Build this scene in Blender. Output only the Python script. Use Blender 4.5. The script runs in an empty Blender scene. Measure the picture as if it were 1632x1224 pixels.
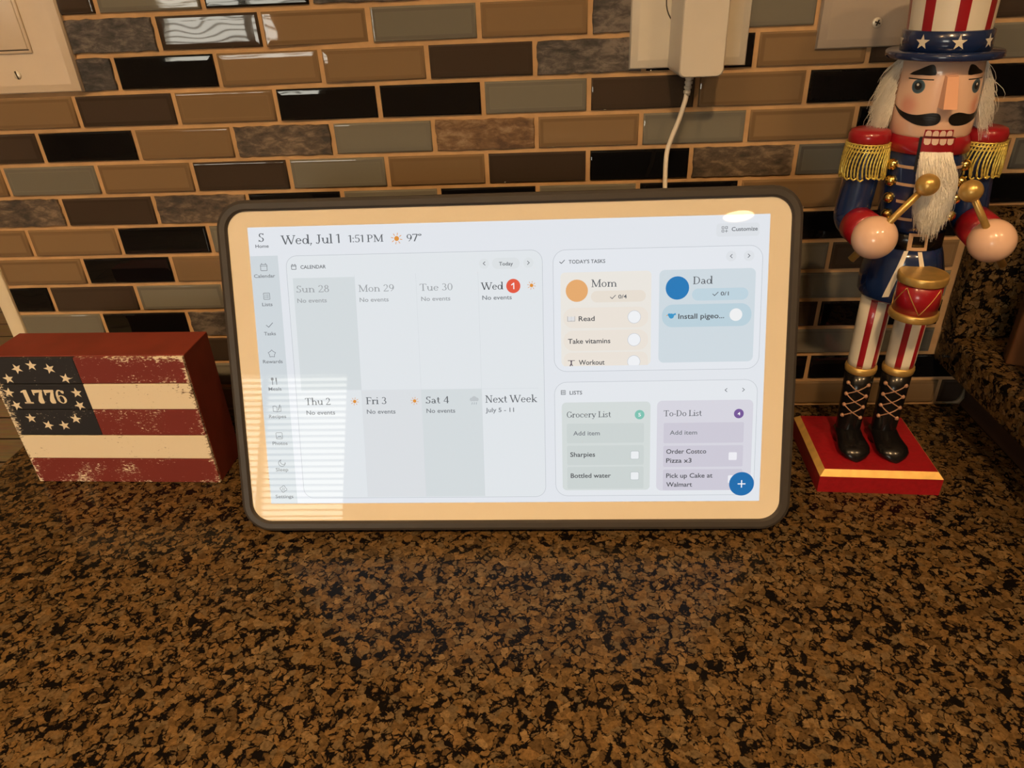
import bpy, bmesh, math, random
from mathutils import Vector, Matrix
from mathutils.geometry import tessellate_polygon

# ------------------------------------------------------------------ camera, world, exposure
sc = bpy.context.scene
C = sc.collection
S = 0.01                                   # everything below is written in centimetres
sc.view_settings.view_transform = 'Standard'
sc.view_settings.look = 'None'
sc.view_settings.gamma = 1.0
sc.view_settings.use_curve_mapping = False
sc.view_settings.exposure = 0.0

cam_d = bpy.data.cameras.new('camera')
cam = bpy.data.objects.new('camera', cam_d)
C.objects.link(cam)
sc.camera = cam
cam_d.sensor_fit = 'HORIZONTAL'
cam_d.sensor_width = 36.0
cam_d.lens = 36.0 * 1130.0 / 1632.0
cam_d.clip_start = 0.01
cam_d.clip_end = 50
YAW, PITCH, ROLL = -0.0688, -0.5247, -0.0451
fw = Vector((math.sin(YAW) * math.cos(PITCH), math.cos(YAW) * math.cos(PITCH), math.sin(PITCH)))
rt = Vector((math.cos(YAW), -math.sin(YAW), 0))
up = rt.cross(fw)
r2 = math.cos(ROLL) * rt + math.sin(ROLL) * up
u2 = -math.sin(ROLL) * rt + math.cos(ROLL) * up
M = Matrix((r2, u2, -fw)).transposed().to_4x4()
M.translation = Vector((5.54, -55.892, 34.784)) * S
cam.matrix_world = M

wd = bpy.data.worlds.new('world')
sc.world = wd
wd.use_nodes = True
bg = wd.node_tree.nodes['Background']
bg.inputs[0].default_value = (1.0, 0.72, 0.42, 1)
bg.inputs[1].default_value = 0.05

LAMP_COL = (1.0, 0.625, 0.295)
LAMPS = [  # x, y, radius, radiance of the bulb disc, can depth, label
    (2, -132, 8.0, 930.0, 7.5, 'brightest can shaped ceiling downlight, in line with the display'),
    (78, -130, 8.0, 450.0, 7.5, 'can shaped ceiling downlight toward the raised bar on the right'),
    (-75, -132, 8.0, 680.0, 7.5, 'added can shaped fill light to the left, above the block sign side of the counter'),  # added lamp with no known source, brightens the sign side
    (107, -319, 7.5, 60.0, 0.9, 'dim recessed ceiling downlight far behind, mirrored in the display glass'),
    (-120, 210, 8.0, 260.0, 0.9, 'added ceiling fill light for the room beyond the end of the tiled wall'),  # added lamp, lifts the dark floor seen past the wall end
]
WINDOW_RADIANCE = 11.0

# ------------------------------------------------------------------ helpers
def srgb(r, g, b):
    f = lambda c: (c / 255.0 / 12.92) if c <= 10.3 else ((c / 255.0 + 0.055) / 1.055) ** 2.4
    return (f(r), f(g), f(b), 1.0)

def nodes(name):
    m = bpy.data.materials.new(name)
    m.use_nodes = True
    nt = m.node_tree
    return m, nt, nt.nodes['Principled BSDF']

def N(nt, t, **kw):
    n = nt.nodes.new(t)
    for k, v in kw.items():
        if k in n.inputs.keys():
            n.inputs[k].default_value = v
        else:
            setattr(n, k, v)
    return n

def plain(name, col, rough=0.5, metal=0.0, coat=0.0, spec=0.5, vary=0.06, scale=60.0, bump=0.0):
    """paint / plastic / metal with a little procedural variation"""
    m, nt, b = nodes(name)
    b.inputs['Roughness'].default_value = rough
    b.inputs['Metallic'].default_value = metal
    b.inputs['Coat Weight'].default_value = coat
    b.inputs['Coat Roughness'].default_value = 0.06
    b.inputs['Specular IOR Level'].default_value = spec
    tc = N(nt, 'ShaderNodeTexCoord')
    nz = N(nt, 'ShaderNodeTexNoise', Scale=scale, Detail=3.0)
    nt.links.new(tc.outputs['Object'], nz.inputs['Vector'])
    rp = N(nt, 'ShaderNodeValToRGB')
    c = Vector(col[:3])
    rp.color_ramp.elements[0].position = 0.3
    rp.color_ramp.elements[1].position = 0.7
    rp.color_ramp.elements[0].color = (*(c * (1 - vary)), 1)
    rp.color_ramp.elements[1].color = (*(c * (1 + vary)), 1)
    nt.links.new(nz.outputs['Fac'], rp.inputs['Fac'])
    nt.links.new(rp.outputs['Color'], b.inputs['Base Color'])
    if bump:
        bp = N(nt, 'ShaderNodeBump', Strength=bump, Distance=0.001)
        nt.links.new(nz.outputs['Fac'], bp.inputs['Height'])
        nt.links.new(bp.outputs['Normal'], b.inputs['Normal'])
    return m

class MB:
    """collects shapes (centimetres) and links them as ONE mesh object"""
    def __init__(s):
        s.v = []; s.f = []; s.mi = []; s.sm = []; s.mats = []
    def mat(s, m):
        if m not in s.mats: s.mats.append(m)
        return s.mats.index(m)
    def add(s, vs, fs, m, smooth=False):
        o = len(s.v); k = s.mat(m)
        s.v += [tuple(p) for p in vs]
        for f in fs:
            s.f.append([i + o for i in f]); s.mi.append(k); s.sm.append(smooth)
    def bm(s, b, m, smooth=False, mtx=None):
        b.verts.ensure_lookup_table()
        for i, v in enumerate(b.verts): v.index = i
        vs = [(mtx @ v.co if mtx else v.co) for v in b.verts]
        s.add(vs, [[v.index for v in f.verts] for f in b.faces], m, smooth)
        b.free()
    def box(s, a, c, m, bev=0.0, seg=2, mtx=None, smooth=None):
        b = bmesh.new(); bmesh.ops.create_cube(b, size=1)
        for v in b.verts:
            v.co = Vector([(a[i] + c[i]) / 2 + v.co[i] * (c[i] - a[i]) for i in range(3)])
        if bev: bmesh.ops.bevel(b, geom=b.edges[:], offset=bev, segments=seg, profile=0.5, affect='EDGES')
        s.bm(b, m, bool(bev) if smooth is None else smooth, mtx)
    def lathe(s, prof, m, n=48, c=(0, 0), caps=True, sx=1.0, sy=1.0, matfn=None, off=None):
        """profile [(r, z)] round a vertical axis; matfn(phi degrees, ring) may pick the material; off(z) -> (dx, dy)"""
        vs = []
        for r, z in prof:
            d = off(z) if off else (0, 0)
            for i in range(n):
                a = 2 * math.pi * i / n
                vs.append((c[0] + d[0] + r * sx * math.sin(a), c[1] + d[1] - r * sy * math.cos(a), z))
        o = len(s.v); s.v += vs
        for k in range(len(prof) - 1):
            for i in range(n):
                j = (i + 1) % n
                mm = matfn((i + 0.5) * 360.0 / n, k) if matfn else m
                s.f.append([o + q for q in (k * n + i, k * n + j, (k + 1) * n + j, (k + 1) * n + i)])
                s.mi.append(s.mat(mm)); s.sm.append(True)
        if caps:
            s.f.append([o + i for i in range(n)][::-1]); s.mi.append(s.mat(m)); s.sm.append(False)
            L = (len(prof) - 1) * n
            s.f.append([o + L + i for i in range(n)]); s.mi.append(s.mat(m)); s.sm.append(False)
    def sphere(s, c, r, m, n=24, sc3=(1, 1, 1)):
        b = bmesh.new(); bmesh.ops.create_uvsphere(b, u_segments=n, v_segments=n * 2 // 3, radius=1)
        for v in b.verts: v.co = Vector([c[i] + v.co[i] * r * sc3[i] for i in range(3)])
        s.bm(b, m, True)
    def tube(s, pts, rad, m, n=10, caps=True, smooth=True):
        pts = [Vector(p) for p in pts]
        rad = rad if isinstance(rad, (list, tuple)) else [rad] * len(pts)
        vs = []; prev = None
        for i, p in enumerate(pts):
            t = (pts[min(i + 1, len(pts) - 1)] - pts[max(i - 1, 0)])
            if t.length < 1e-9: t = Vector((0, 0, 1))
            t.normalize()
            if prev is None:
                h = Vector((1, 0, 0)) if abs(t.x) < .9 else Vector((0, 1, 0))
                a = t.cross(h).normalized()
            else:
                a = (prev - t * prev.dot(t))
                a = a.normalized() if a.length > 1e-6 else t.orthogonal().normalized()
            prev = a; b2 = t.cross(a)
            for k in range(n):
                w = 2 * math.pi * k / n
                vs.append(p + (a * math.cos(w) + b2 * math.sin(w)) * rad[i])
        fs = []
        for i in range(len(pts) - 1):
            for k in range(n):
                j = (k + 1) % n
                fs.append((i * n + k, i * n + j, (i + 1) * n + j, (i + 1) * n + k))
        if caps:
            fs.append(tuple(range(n))[::-1]); L = (len(pts) - 1) * n
            fs.append(tuple(range(L, L + n)))
        s.add(vs, fs, m, smooth)
    def prism(s, poly, y0, y1, m, ms=None):
        """polygon [(x, z)] pushed from y0 (front) to y1 (back)"""
        n = len(poly)
        s.add([(x, y0, z) for x, z in poly] + [(x, y1, z) for x, z in poly],
              [list(range(n)), list(range(n, 2 * n))[::-1]], m)
        s.add([(x, y0, z) for x, z in poly] + [(x, y1, z) for x, z in poly],
              [(i, i + n, (i + 1) % n + n, (i + 1) % n) for i in range(n)], ms or m)
    def build(s, name, parent=None, loc=(0, 0, 0)):
        me = bpy.data.meshes.new(name)
        me.from_pydata([(p[0] * S, p[1] * S, p[2] * S) for p in s.v], [], s.f)
        for m in s.mats: me.materials.append(m)
        for p, k, sm in zip(me.polygons, s.mi, s.sm):
            p.material_index = k; p.use_smooth = sm
        b = bmesh.new(); b.from_mesh(me)
        bmesh.ops.recalc_face_normals(b, faces=b.faces[:])
        b.to_mesh(me); b.free()
        o = bpy.data.objects.new(name, me)
        C.objects.link(o)
        o.location = Vector(loc) * S
        if parent: o.parent = parent
        return o

def tag(o, label, cat, group=None):
    o['label'] = label; o['category'] = cat
    if group: o['group'] = group
    return o

def thing(name, label, cat, loc=(0, 0, 0), rot=(0, 0, 0), group=None):
    o = bpy.data.objects.new(name, None); C.objects.link(o)
    o.empty_display_size = 0.02
    o.location = Vector(loc) * S; o.rotation_euler = rot
    return tag(o, label, cat, group)

def struct(o):
    o['kind'] = 'structure'
    return o

rnd = random.Random(7)
# ------------------------------------------------------------------ materials of the setting
def glass_tile(name, col, vary=0.10, rough=0.02):
    m, nt, b = nodes(name)
    tc = N(nt, 'ShaderNodeTexCoord'); gm = N(nt, 'ShaderNodeNewGeometry')
    nz = N(nt, 'ShaderNodeTexNoise', Scale=9.0, Detail=2.0)
    nt.links.new(tc.outputs['Object'], nz.inputs['Vector'])
    hv = N(nt, 'ShaderNodeHueSaturation'); hv.inputs['Color'].default_value = col
    mr = N(nt, 'ShaderNodeMapRange'); mr.inputs['To Min'].default_value = 1 - vary; mr.inputs['To Max'].default_value = 1 + vary
    nt.links.new(gm.outputs['Random Per Island'], mr.inputs['Value'])
    nt.links.new(mr.outputs['Result'], hv.inputs['Value'])
    nt.links.new(hv.outputs['Color'], b.inputs['Base Color'])
    b.inputs['Roughness'].default_value = rough
    b.inputs['Specular IOR Level'].default_value = 0.5
    n2 = N(nt, 'ShaderNodeTexNoise', Scale=24.0, Detail=1.0)
    nt.links.new(tc.outputs['Object'], n2.inputs['Vector'])
    bp = N(nt, 'ShaderNodeBump', Strength=0.18, Distance=0.0012)
    nt.links.new(n2.outputs['Fac'], bp.inputs['Height'])
    nt.links.new(bp.outputs['Normal'], b.inputs['Normal'])
    return m

def slate_tile(name, c0, c1, c2):
    m, nt, b = nodes(name)
    tc = N(nt, 'ShaderNodeTexCoord'); gm = N(nt, 'ShaderNodeNewGeometry')
    mp = N(nt, 'ShaderNodeMapping'); mp.inputs['Rotation'].default_value = (0, 0.6, 0); mp.inputs['Scale'].default_value = (1, 1, 2.2)
    nt.links.new(tc.outputs['Object'], mp.inputs['Vector'])
    n1 = N(nt, 'ShaderNodeTexNoise', Scale=95.0, Detail=8.0, Roughness=0.66, Distortion=0.35)
    n2 = N(nt, 'ShaderNodeTexNoise', Scale=22.0, Detail=3.0)
    nt.links.new(mp.outputs['Vector'], n1.inputs['Vector']); nt.links.new(tc.outputs['Object'], n2.inputs['Vector'])
    rp = N(nt, 'ShaderNodeValToRGB')
    rp.color_ramp.elements[0].position = 0.40; rp.color_ramp.elements[0].color = c0
    rp.color_ramp.elements[1].position = 0.60; rp.color_ramp.elements[1].color = c2
    e = rp.color_ramp.elements.new(0.5); e.color = c1
    ad = N(nt, 'ShaderNodeMath', operation='MULTIPLY_ADD'); ad.inputs[1].default_value = 0.6
    ml = N(nt, 'ShaderNodeMath', operation='MULTIPLY'); ml.inputs[1].default_value = 0.4
    nt.links.new(n2.outputs['Fac'], ml.inputs[0])
    nt.links.new(n1.outputs['Fac'], ad.inputs[0]); nt.links.new(ml.outputs[0], ad.inputs[2])
    nt.links.new(ad.outputs[0], rp.inputs['Fac'])
    nt.links.new(rp.outputs['Color'], b.inputs['Base Color'])
    b.inputs['Roughness'].default_value = 0.55
    bp = N(nt, 'ShaderNodeBump', Strength=0.7, Distance=0.0012)
    nt.links.new(n1.outputs['Fac'], bp.inputs['Height']); nt.links.new(bp.outputs['Normal'], b.inputs['Normal'])
    return m

def granite(name, bright=1.0, rough=0.16):
    m, nt, b = nodes(name)
    L = nt.links
    tc = N(nt, 'ShaderNodeTexCoord')
    nz = N(nt, 'ShaderNodeTexNoise', Scale=140.0, Detail=3.0)
    L.new(tc.outputs['Object'], nz.inputs['Vector'])
    sub = N(nt, 'ShaderNodeVectorMath', operation='SUBTRACT'); sub.inputs[1].default_value = (.5, .5, .5)
    mul = N(nt, 'ShaderNodeVectorMath', operation='SCALE'); mul.inputs['Scale'].default_value = 0.0075
    add = N(nt, 'ShaderNodeVectorMath', operation='ADD')
    L.new(nz.outputs['Color'], sub.inputs[0]); L.new(sub.outputs[0], mul.inputs[0])
    L.new(tc.outputs['Object'], add.inputs[0]); L.new(mul.outputs[0], add.inputs[1])
    v1 = N(nt, 'ShaderNodeTexVoronoi', Scale=205.0); v1.inputs['Randomness'].default_value = 1.0
    L.new(add.outputs[0], v1.inputs['Vector'])
    v2 = N(nt, 'ShaderNodeTexVoronoi', Scale=205.0, feature='DISTANCE_TO_EDGE')
    L.new(add.outputs[0], v2.inputs['Vector'])
    sx = N(nt, 'ShaderNodeSeparateColor'); L.new(v1.outputs['Color'], sx.inputs[0])
    rp = N(nt, 'ShaderNodeValToRGB'); cr = rp.color_ramp
    cols = [(0.0, (.080, .048, .020)), (.3, (.132, .078, .029)), (.55, (.175, .100, .036)), (.78, (.115, .080, .040)), (1.0, (.215, .135, .056))]
    cr.elements[0].position = 0; cr.elements[1].position = 1
    cr.elements[0].color = (*[c * bright for c in cols[0][1]], 1); cr.elements[1].color = (*[c * bright for c in cols[-1][1]], 1)
    for p, c in cols[1:-1]:
        e = cr.elements.new(p); e.color = (*[q * bright for q in c], 1)
    L.new(sx.outputs[0], rp.inputs['Fac'])
    # mottling inside the grains
    n3 = N(nt, 'ShaderNodeTexNoise', Scale=420.0, Detail=4.0, Roughness=0.65)
    L.new(tc.outputs['Object'], n3.inputs['Vector'])
    mr3 = N(nt, 'ShaderNodeMapRange'); mr3.inputs['From Min'].default_value = .3; mr3.inputs['From Max'].default_value = .7
    mr3.inputs['To Min'].default_value = .55; mr3.inputs['To Max'].default_value = 1.35
    L.new(n3.outputs['Fac'], mr3.inputs['Value'])
    mx0 = N(nt, 'ShaderNodeVectorMath', operation='SCALE')
    L.new(rp.outputs['Color'], mx0.inputs[0]); L.new(mr3.outputs[0], mx0.inputs['Scale'])
    # dark mica between grains: grain edges plus dark grains, gathered in patches
    n4 = N(nt, 'ShaderNodeTexNoise', Scale=150.0, Detail=5.0, Roughness=0.66, Distortion=0.6)
    L.new(tc.outputs['Object'], n4.inputs['Vector'])
    ed = N(nt, 'ShaderNodeMapRange'); ed.inputs['From Min'].default_value = 0.0; ed.inputs['From Max'].default_value = 0.15
    ed.inputs['To Min'].default_value = 0.13; ed.inputs['To Max'].default_value = 0.0
    L.new(v2.outputs['Distance'], ed.inputs['Value'])
    dg = N(nt, 'ShaderNodeMapRange'); dg.inputs['From Min'].default_value = .72; dg.inputs['From Max'].default_value = 1.0
    dg.inputs['To Min'].default_value = 0; dg.inputs['To Max'].default_value = .16
    L.new(sx.outputs[1], dg.inputs['Value'])
    s1 = N(nt, 'ShaderNodeMath', operation='ADD'); L.new(n4.outputs['Fac'], s1.inputs[0]); L.new(ed.outputs[0], s1.inputs[1])
    s2 = N(nt, 'ShaderNodeMath', operation='ADD'); L.new(s1.outputs[0], s2.inputs[0]); L.new(dg.outputs[0], s2.inputs[1])
    mk = N(nt, 'ShaderNodeMapRange', interpolation_type='SMOOTHSTEP'); mk.inputs['From Min'].default_value = .548; mk.inputs['From Max'].default_value = .65
    L.new(s2.outputs[0], mk.inputs['Value'])
    mix = N(nt, 'ShaderNodeMix', data_type='RGBA')
    L.new(mk.outputs[0], mix.inputs['Factor'])
    L.new(mx0.outputs[0], mix.inputs[6]); mix.inputs[7].default_value = (.0055, .0045, .0042, 1)
    L.new(mix.outputs[2], b.inputs['Base Color'])
    b.inputs['Roughness'].default_value = rough
    b.inputs['Specular IOR Level'].default_value = 0.05
    return m

def grout_mat():
    m = plain('sanded_grout', (.56, .355, .18), rough=.85, vary=.14, scale=55, bump=.25)
    return m

TILE = {  # second material of each glass: band tinted to imitate refraction at its edges
    'T': (glass_tile('tan_glass', (.245, .165, .092, 1)), glass_tile('tan_glass_edge', (.215, .142, .078, 1))),
    'G': (glass_tile('olive_glass', (.200, .195, .165, 1)), glass_tile('olive_glass_edge', (.176, .170, .146, 1))),
    'B': (glass_tile('grey_glass', (.125, .13, .125, 1)), glass_tile('grey_glass_edge', (.10, .10, .10, 1))),
    'D': (glass_tile('dark_brown_glass', (.060, .044, .034, 1)), glass_tile('dark_brown_glass_edge', (.053, .039, .030, 1))),
    'K': (glass_tile('black_glass', (.0045, .0048, .0060, 1)), glass_tile('black_glass_edge', (.0055, .0055, .0065, 1))),
    'S': (slate_tile('dark_slate', (.028, .026, .026, 1), (.078, .068, .064, 1), (.20, .17, .15, 1)),) * 2,
    'N': (slate_tile('brown_slate', (.045, .036, .030, 1), (.115, .085, .060, 1), (.27, .20, .14, 1)),) * 2,
    'R': (slate_tile('rust_slate', (.10, .055, .03, 1), (.20, .115, .055, 1), (.36, .25, .15, 1)),) * 2,
}
ROWS = {  # courses counted downward; the first letter is the tile that begins at A0 or B0 (see below), '.' = any
    0: 'TDGKSTDGTKTG', 1: 'TSDTGTSGTDTK', 2: 'GSKTTDSKTDGT', 3: 'TDTKKGDTKKTD', 4: 'DKTNGRTGTKSG', 5: 'GTDGTDKNBTBD',
    6: 'NDNKGKGKTTKD', 7: 'TKGTDTKGKKGT', 8: 'TKTGDKTSGDTG', 9: 'DGTKGTDKGGTK', 10: 'GKSTDGTKDKKT', 11: 'GDTGKTDTGGGD',
    12: 'KTGDTKGTKKKD', 13: 'DTDGTKGDTTDT'}

# ------------------------------------------------------------------ the tiled wall
PX, PY, G = 7.8, 2.564, 0.17
def tile(mb, x0, x1, z0, z1, kind, lip=0.0):
    m, me = TILE[kind]
    stone = kind in 'SNR'
    h = 0.16 if stone else 0.20
    tx, tz = rnd.uniform(-.004, .004), rnd.uniform(-.010, .010)
    tx += lip                                  # a few tiles are set a little skew
    cx, cz = (x0 + x1) / 2, (z0 + z1) / 2
    def ring(i, y):
        q = [(x0 + i, z0 + i), (x1 - i, z0 + i), (x1 - i, z1 - i), (x0 + i, z1 - i)]
        return [(x, y - tx * (x - cx) - tz * (z - cz) * (1 if y < -.05 else 0), z) for x, z in q]
    if stone:
        # ragged split edge: a coarse outline jittered round the rectangle
        pts = []
        for (ax, az), (bx, bz) in zip([(x0, z0), (x1, z0), (x1, z1), (x0, z1)], [(x1, z0), (x1, z1), (x0, z1), (x0, z0)]):
            n = 14 if abs(bx - ax) > 1 else 6
            for k in range(n):
                pts.append((ax + (bx - ax) * k / n + rnd.uniform(-.05, .05), az + (bz - az) * k / n + rnd.uniform(-.05, .05)))
        n = len(pts)
        sh = [((x - cx) * .985 + cx, (z - cz) * .96 + cz) for x, z in pts]
        vs = [(x, .1, z) for x, z in pts] + [(x, -.05, z) for x, z in pts] + [(x, -h, z) for x, z in sh]
        fs = [(a + i, a + (i + 1) % n, a + n + (i + 1) % n, a + n + i) for a in (0, n) for i in range(n)] + [tuple(range(2 * n, 3 * n))]
        mb.add(vs, fs, m)
        return
    rings = [ring(0, .1), ring(0, -.03), ring(.02, -.10), ring(.06, -.165), ring(.12, -h), ring(.16, -h - .004), ring(.34, -h - .008), ring(.39, -h - .009)]
    vs = [p for r in rings for p in r]
    for k in range(len(rings) - 1):
        mb.add(rings[k] + rings[k + 1], [(i, (i + 1) % 4, 4 + (i + 1) % 4, 4 + i) for i in range(4)],
               me if k in (4, 5) else m, k < 4)
    mb.add(rings[-1], [(0, 1, 2, 3)], m)

wall = MB()
GR = grout_mat()
wall.box((-42.3, 0, -92), (130, 12, 150), GR)
for r in range(-8, 14):
    z0 = (13 - r) * PY - .05 + G; z1 = z0 + PY - 2 * G
    off = -42.4 if r % 2 == 0 else -38.5
    n0 = 0 if r % 2 == 0 else -1
    for n in range(n0, 16):
        x0 = off + n * PX + G; x1 = x0 + PX - 2 * G
        x0 = max(x0, -42.05)
        if 7.6 > z0 > 4.3 or (z0 > 4.3 and z1 < 18.0 + .6): lim = 37.72
        elif z0 <= 4.3: lim = 41.7
        else: lim = 999
        if z0 > 4.3 and z0 < 17.2: lim = 37.72
        if x0 > lim - .5: continue
        x1 = min(x1, lim)
        row = ROWS.get(r)
        if row and 0 <= n < len(row): k = row[n]
        elif n == -1: k = {9: 'K', 5: 'T', 7: 'T'}.get(r, 'T')
        else: k = rnd.choice('TTTGGDKKSNB')
        if x1 - x0 > .4: tile(wall, x0, x1, z0, z1, k, {(1, 3): -.038, (2, 3): -.020, (2, 4): -.020, (1, 4): -.012, (3, 3): -.02}.get((r, n), 0.0))
struct(wall.build('wall_back'))

cream = plain('cream_paint', (.90, .82, .64), rough=.55, vary=.04, scale=40, bump=.15)
t = MB(); t.box((-43.5, -.25, -3), (-42.12, 12.2, 150), cream, bev=.12)
struct(t.build('trim_1'))
caulk = plain('pale_caulk', (.22, .18, .12), rough=.5, vary=.2, scale=90)
t = MB()
t.tube([(40.2, -.12, .06), (40.9, -.2, .1), (41.4, -.3, .2), (41.62, -.32, .7), (41.68, -.25, 1.6)], [.06, .12, .22, .2, .06], caulk, n=10)
struct(t.build('trim_2'))

# ------------------------------------------------------------------ room shell
wallpaint = plain('beige_wall_paint', (.55, .47, .36), rough=.8, vary=.04, scale=8)
ceilpaint = plain('white_ceiling_paint', (.72, .68, .60), rough=.9, vary=.03, scale=8)
def planks(name, c0, c1):
    m, nt, b = nodes(name)
    tc = N(nt, 'ShaderNodeTexCoord')
    br = N(nt, 'ShaderNodeTexBrick'); br.inputs['Scale'].default_value = 1.0
    br.inputs['Color1'].default_value = c0; br.inputs['Color2'].default_value = c1; br.inputs['Mortar'].default_value = (.02, .014, .008, 1)
    br.inputs['Mortar Size'].default_value = .004; br.inputs['Brick Width'].default_value = 1.1; br.inputs['Row Height'].default_value = .13
    nz = N(nt, 'ShaderNodeTexNoise', Scale=14.0, Detail=4.0)
    mp = N(nt, 'ShaderNodeMapping'); mp.inputs['Scale'].default_value = (1, 7, 1)
    nt.links.new(tc.outputs['Object'], mp.inputs['Vector']); nt.links.new(mp.outputs[0], nz.inputs['Vector'])
    nt.links.new(tc.outputs['Object'], br.inputs['Vector'])
    mx = N(nt, 'ShaderNodeMix', data_type='RGBA', blend_type='MULTIPLY'); mx.inputs['Factor'].default_value = .6
    nt.links.new(br.outputs['Color'], mx.inputs[6]); nt.links.new(nz.outputs['Color'], mx.inputs[7])
    nt.links.new(mx.outputs[2], b.inputs['Base Color'])
    b.inputs['Roughness'].default_value = .4
    return m
fl = MB(); fl.box((-340, -440, -96), (340, 340, -92), planks('oak_floor', (.60, .46, .30, 1), (.42, .31, .19, 1)))
struct(fl.build('floor'))
ce = MB(); ce.box((-340, -440, 150), (340, 340, 156), ceilpaint); struct(ce.build('ceiling'))
w = MB(); w.box((-346, -440, -92), (-340, 340, 150), wallpaint); struct(w.build('wall_left'))
w = MB(); w.box((340, -440, -92), (346, 340, 150), wallpaint); struct(w.build('wall_right'))
w = MB(); w.box((-340, 340, -92), (340, 346, 150), wallpaint); struct(w.build('wall_far'))
WX0, WX1, WZ0, WZ1 = -250, -126, -10, 96       # window opening in the wall behind the camera
w = MB()
w.box((-340, -446, -92), (WX0, -440, 150), wallpaint); w.box((WX1, -446, -92), (340, -440, 150), wallpaint)
w.box((WX0, -446, -92), (WX1, -440, WZ0), wallpaint); w.box((WX0, -446, WZ1), (WX1, -440, 150), wallpaint)
struct(w.build('wall_front'))
def emit(name, col, strength=1.0):
    m, nt, b = nodes(name)
    b.inputs['Base Color'].default_value = (0, 0, 0, 1)
    b.inputs['Emission Color'].default_value = col
    b.inputs['Emission Strength'].default_value = strength
    return m
white_trim = plain('white_window_paint', (.75, .73, .68), rough=.5)
wi = MB(); wi.box((WX0, -446, WZ0), (WX1, -445, WZ1), emit('daylight_pane', (1.0, .95, .80, 1), WINDOW_RADIANCE))
win = struct(wi.build('window_1'))
fr = MB()
for a, c in (((WX0, -445, WZ0), (WX0 + 4, -439, WZ1)), ((WX1 - 4, -445, WZ0), (WX1, -439, WZ1)), ((WX0, -445, WZ0), (WX1, -439, WZ0 + 4)),
             ((WX0, -445, WZ1 - 4), (WX1, -439, WZ1)), (((WX0 + WX1) / 2 - 2, -445, WZ0), ((WX0 + WX1) / 2 + 2, -441, WZ1))):
    fr.box(a, c, white_trim)
fr.build('window_frame', win)['kind'] = 'structure'
sl = MB()
z = WZ0 + 6
while z < WZ1 - 5:
    mt = Matrix.Translation((0, -438, z)) @ Matrix.Rotation(math.radians(14), 4, 'X')
    sl.box((WX0 + 3, -2.2, -.12), (WX1 - 3, 2.2, .12), white_trim, mtx=mt)
    z += 4.1
sl.build('window_blind', win)['kind'] = 'structure'

# ------------------------------------------------------------------ ceiling lamps, some added as fill light
trim_white = plain('white_lamp_trim', (.8, .78, .72), rough=.4)
can_in = plain('matt_dark_can_lining', (.12, .11, .10), rough=.6)
for k, (x, y, r, e, dep, lab) in enumerate(LAMPS):
    t = thing('ceiling_light', lab, 'ceiling light', (x, y, 150), group='ceiling downlights')
    b = MB(); b.lathe([(r + .3, -dep + .4), (r + 2.2, -dep), (r + 2.6, -dep + .9), (r + 2.6, 0.0), (r + .3, 0.0)], trim_white, n=40, caps=False)
    b.lathe([(r + .28, 0.0), (r + .28, -dep + .35)], can_in, n=40, caps=False); b.build('trim_ring', t)
    b = MB(); b.lathe([(r + .25 - (2 if dep > 2 else 0), -.05), (r - (2 if dep > 2 else 0), -.25)], emit('lamp_glow', (*LAMP_COL, 1), e), n=40); b.build('bulb_disc', t)

# ------------------------------------------------------------------ worktop, pony wall, raised bar
GRAN = granite('speckled_granite', bright=.92)
ct = MB(); ct.box((-42.0, -66, -3.2), (41.75, -.02, 0), GRAN, bev=.3)
tag(ct.build('countertop'), 'long brown and black speckled granite countertop under the display', 'countertop')
dark_wall = plain('dark_brown_side_panel', (.055, .030, .018), rough=.45, vary=.2, scale=20)
cab = MB(); cab.box((-41, -62, -92), (41.7, -.1, -3.25), plain('cherry_cabinet', (.16, .06, .025), rough=.4))
struct(cab.build('trim_3'))
pw = MB(); pw.box((41.8, -110, -92), (54, -.02, 4.45), dark_wall); struct(pw.build('trim_4'))
br = MB(); br.box((38.2, -112, 4.5), (78, -.02, 7.5), GRAN, bev=.35, seg=3)
tag(br.build('bar_top'), 'raised granite bar slab running toward the viewer at right', 'countertop')
bs = MB(); bs.box((38.2, -2.1, 7.52), (78, -.02, 17.9), GRAN, bev=.15)
tag(bs.build('granite_backsplash'), 'upright granite backsplash slab behind the nutcracker, on the raised bar', 'backsplash')
darkwood = plain('dark_walnut', (.12, .05, .02), rough=.4, vary=.25, scale=30)
wb = MB()
wb.box((-.0, -.8, 0), (9, .8, 24), darkwood, bev=.15)
o = wb.build('wooden_board', loc=(40.15, -6.0, 7.52)); o.rotation_euler = (0, 0, math.radians(-22))
tag(o, 'dark brown wooden board standing on the raised granite bar at the right edge', 'board')
gold_wood = plain('honey_wood', (.75, .42, .14), rough=.35, vary=.15, scale=40)
wb = MB(); wb.box((0, -.22, 0), (.34, .22, 13), gold_wood, bev=.06); wb.box((.34, -.16, 0), (6.5, .16, 13), darkwood)
o = wb.build('picture_frame', loc=(38.75, -12.0, 7.52)); o.rotation_euler = (0, 0, math.radians(14))
tag(o, 'narrow honey coloured wooden frame edge standing on the front of the raised bar', 'frame')

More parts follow.
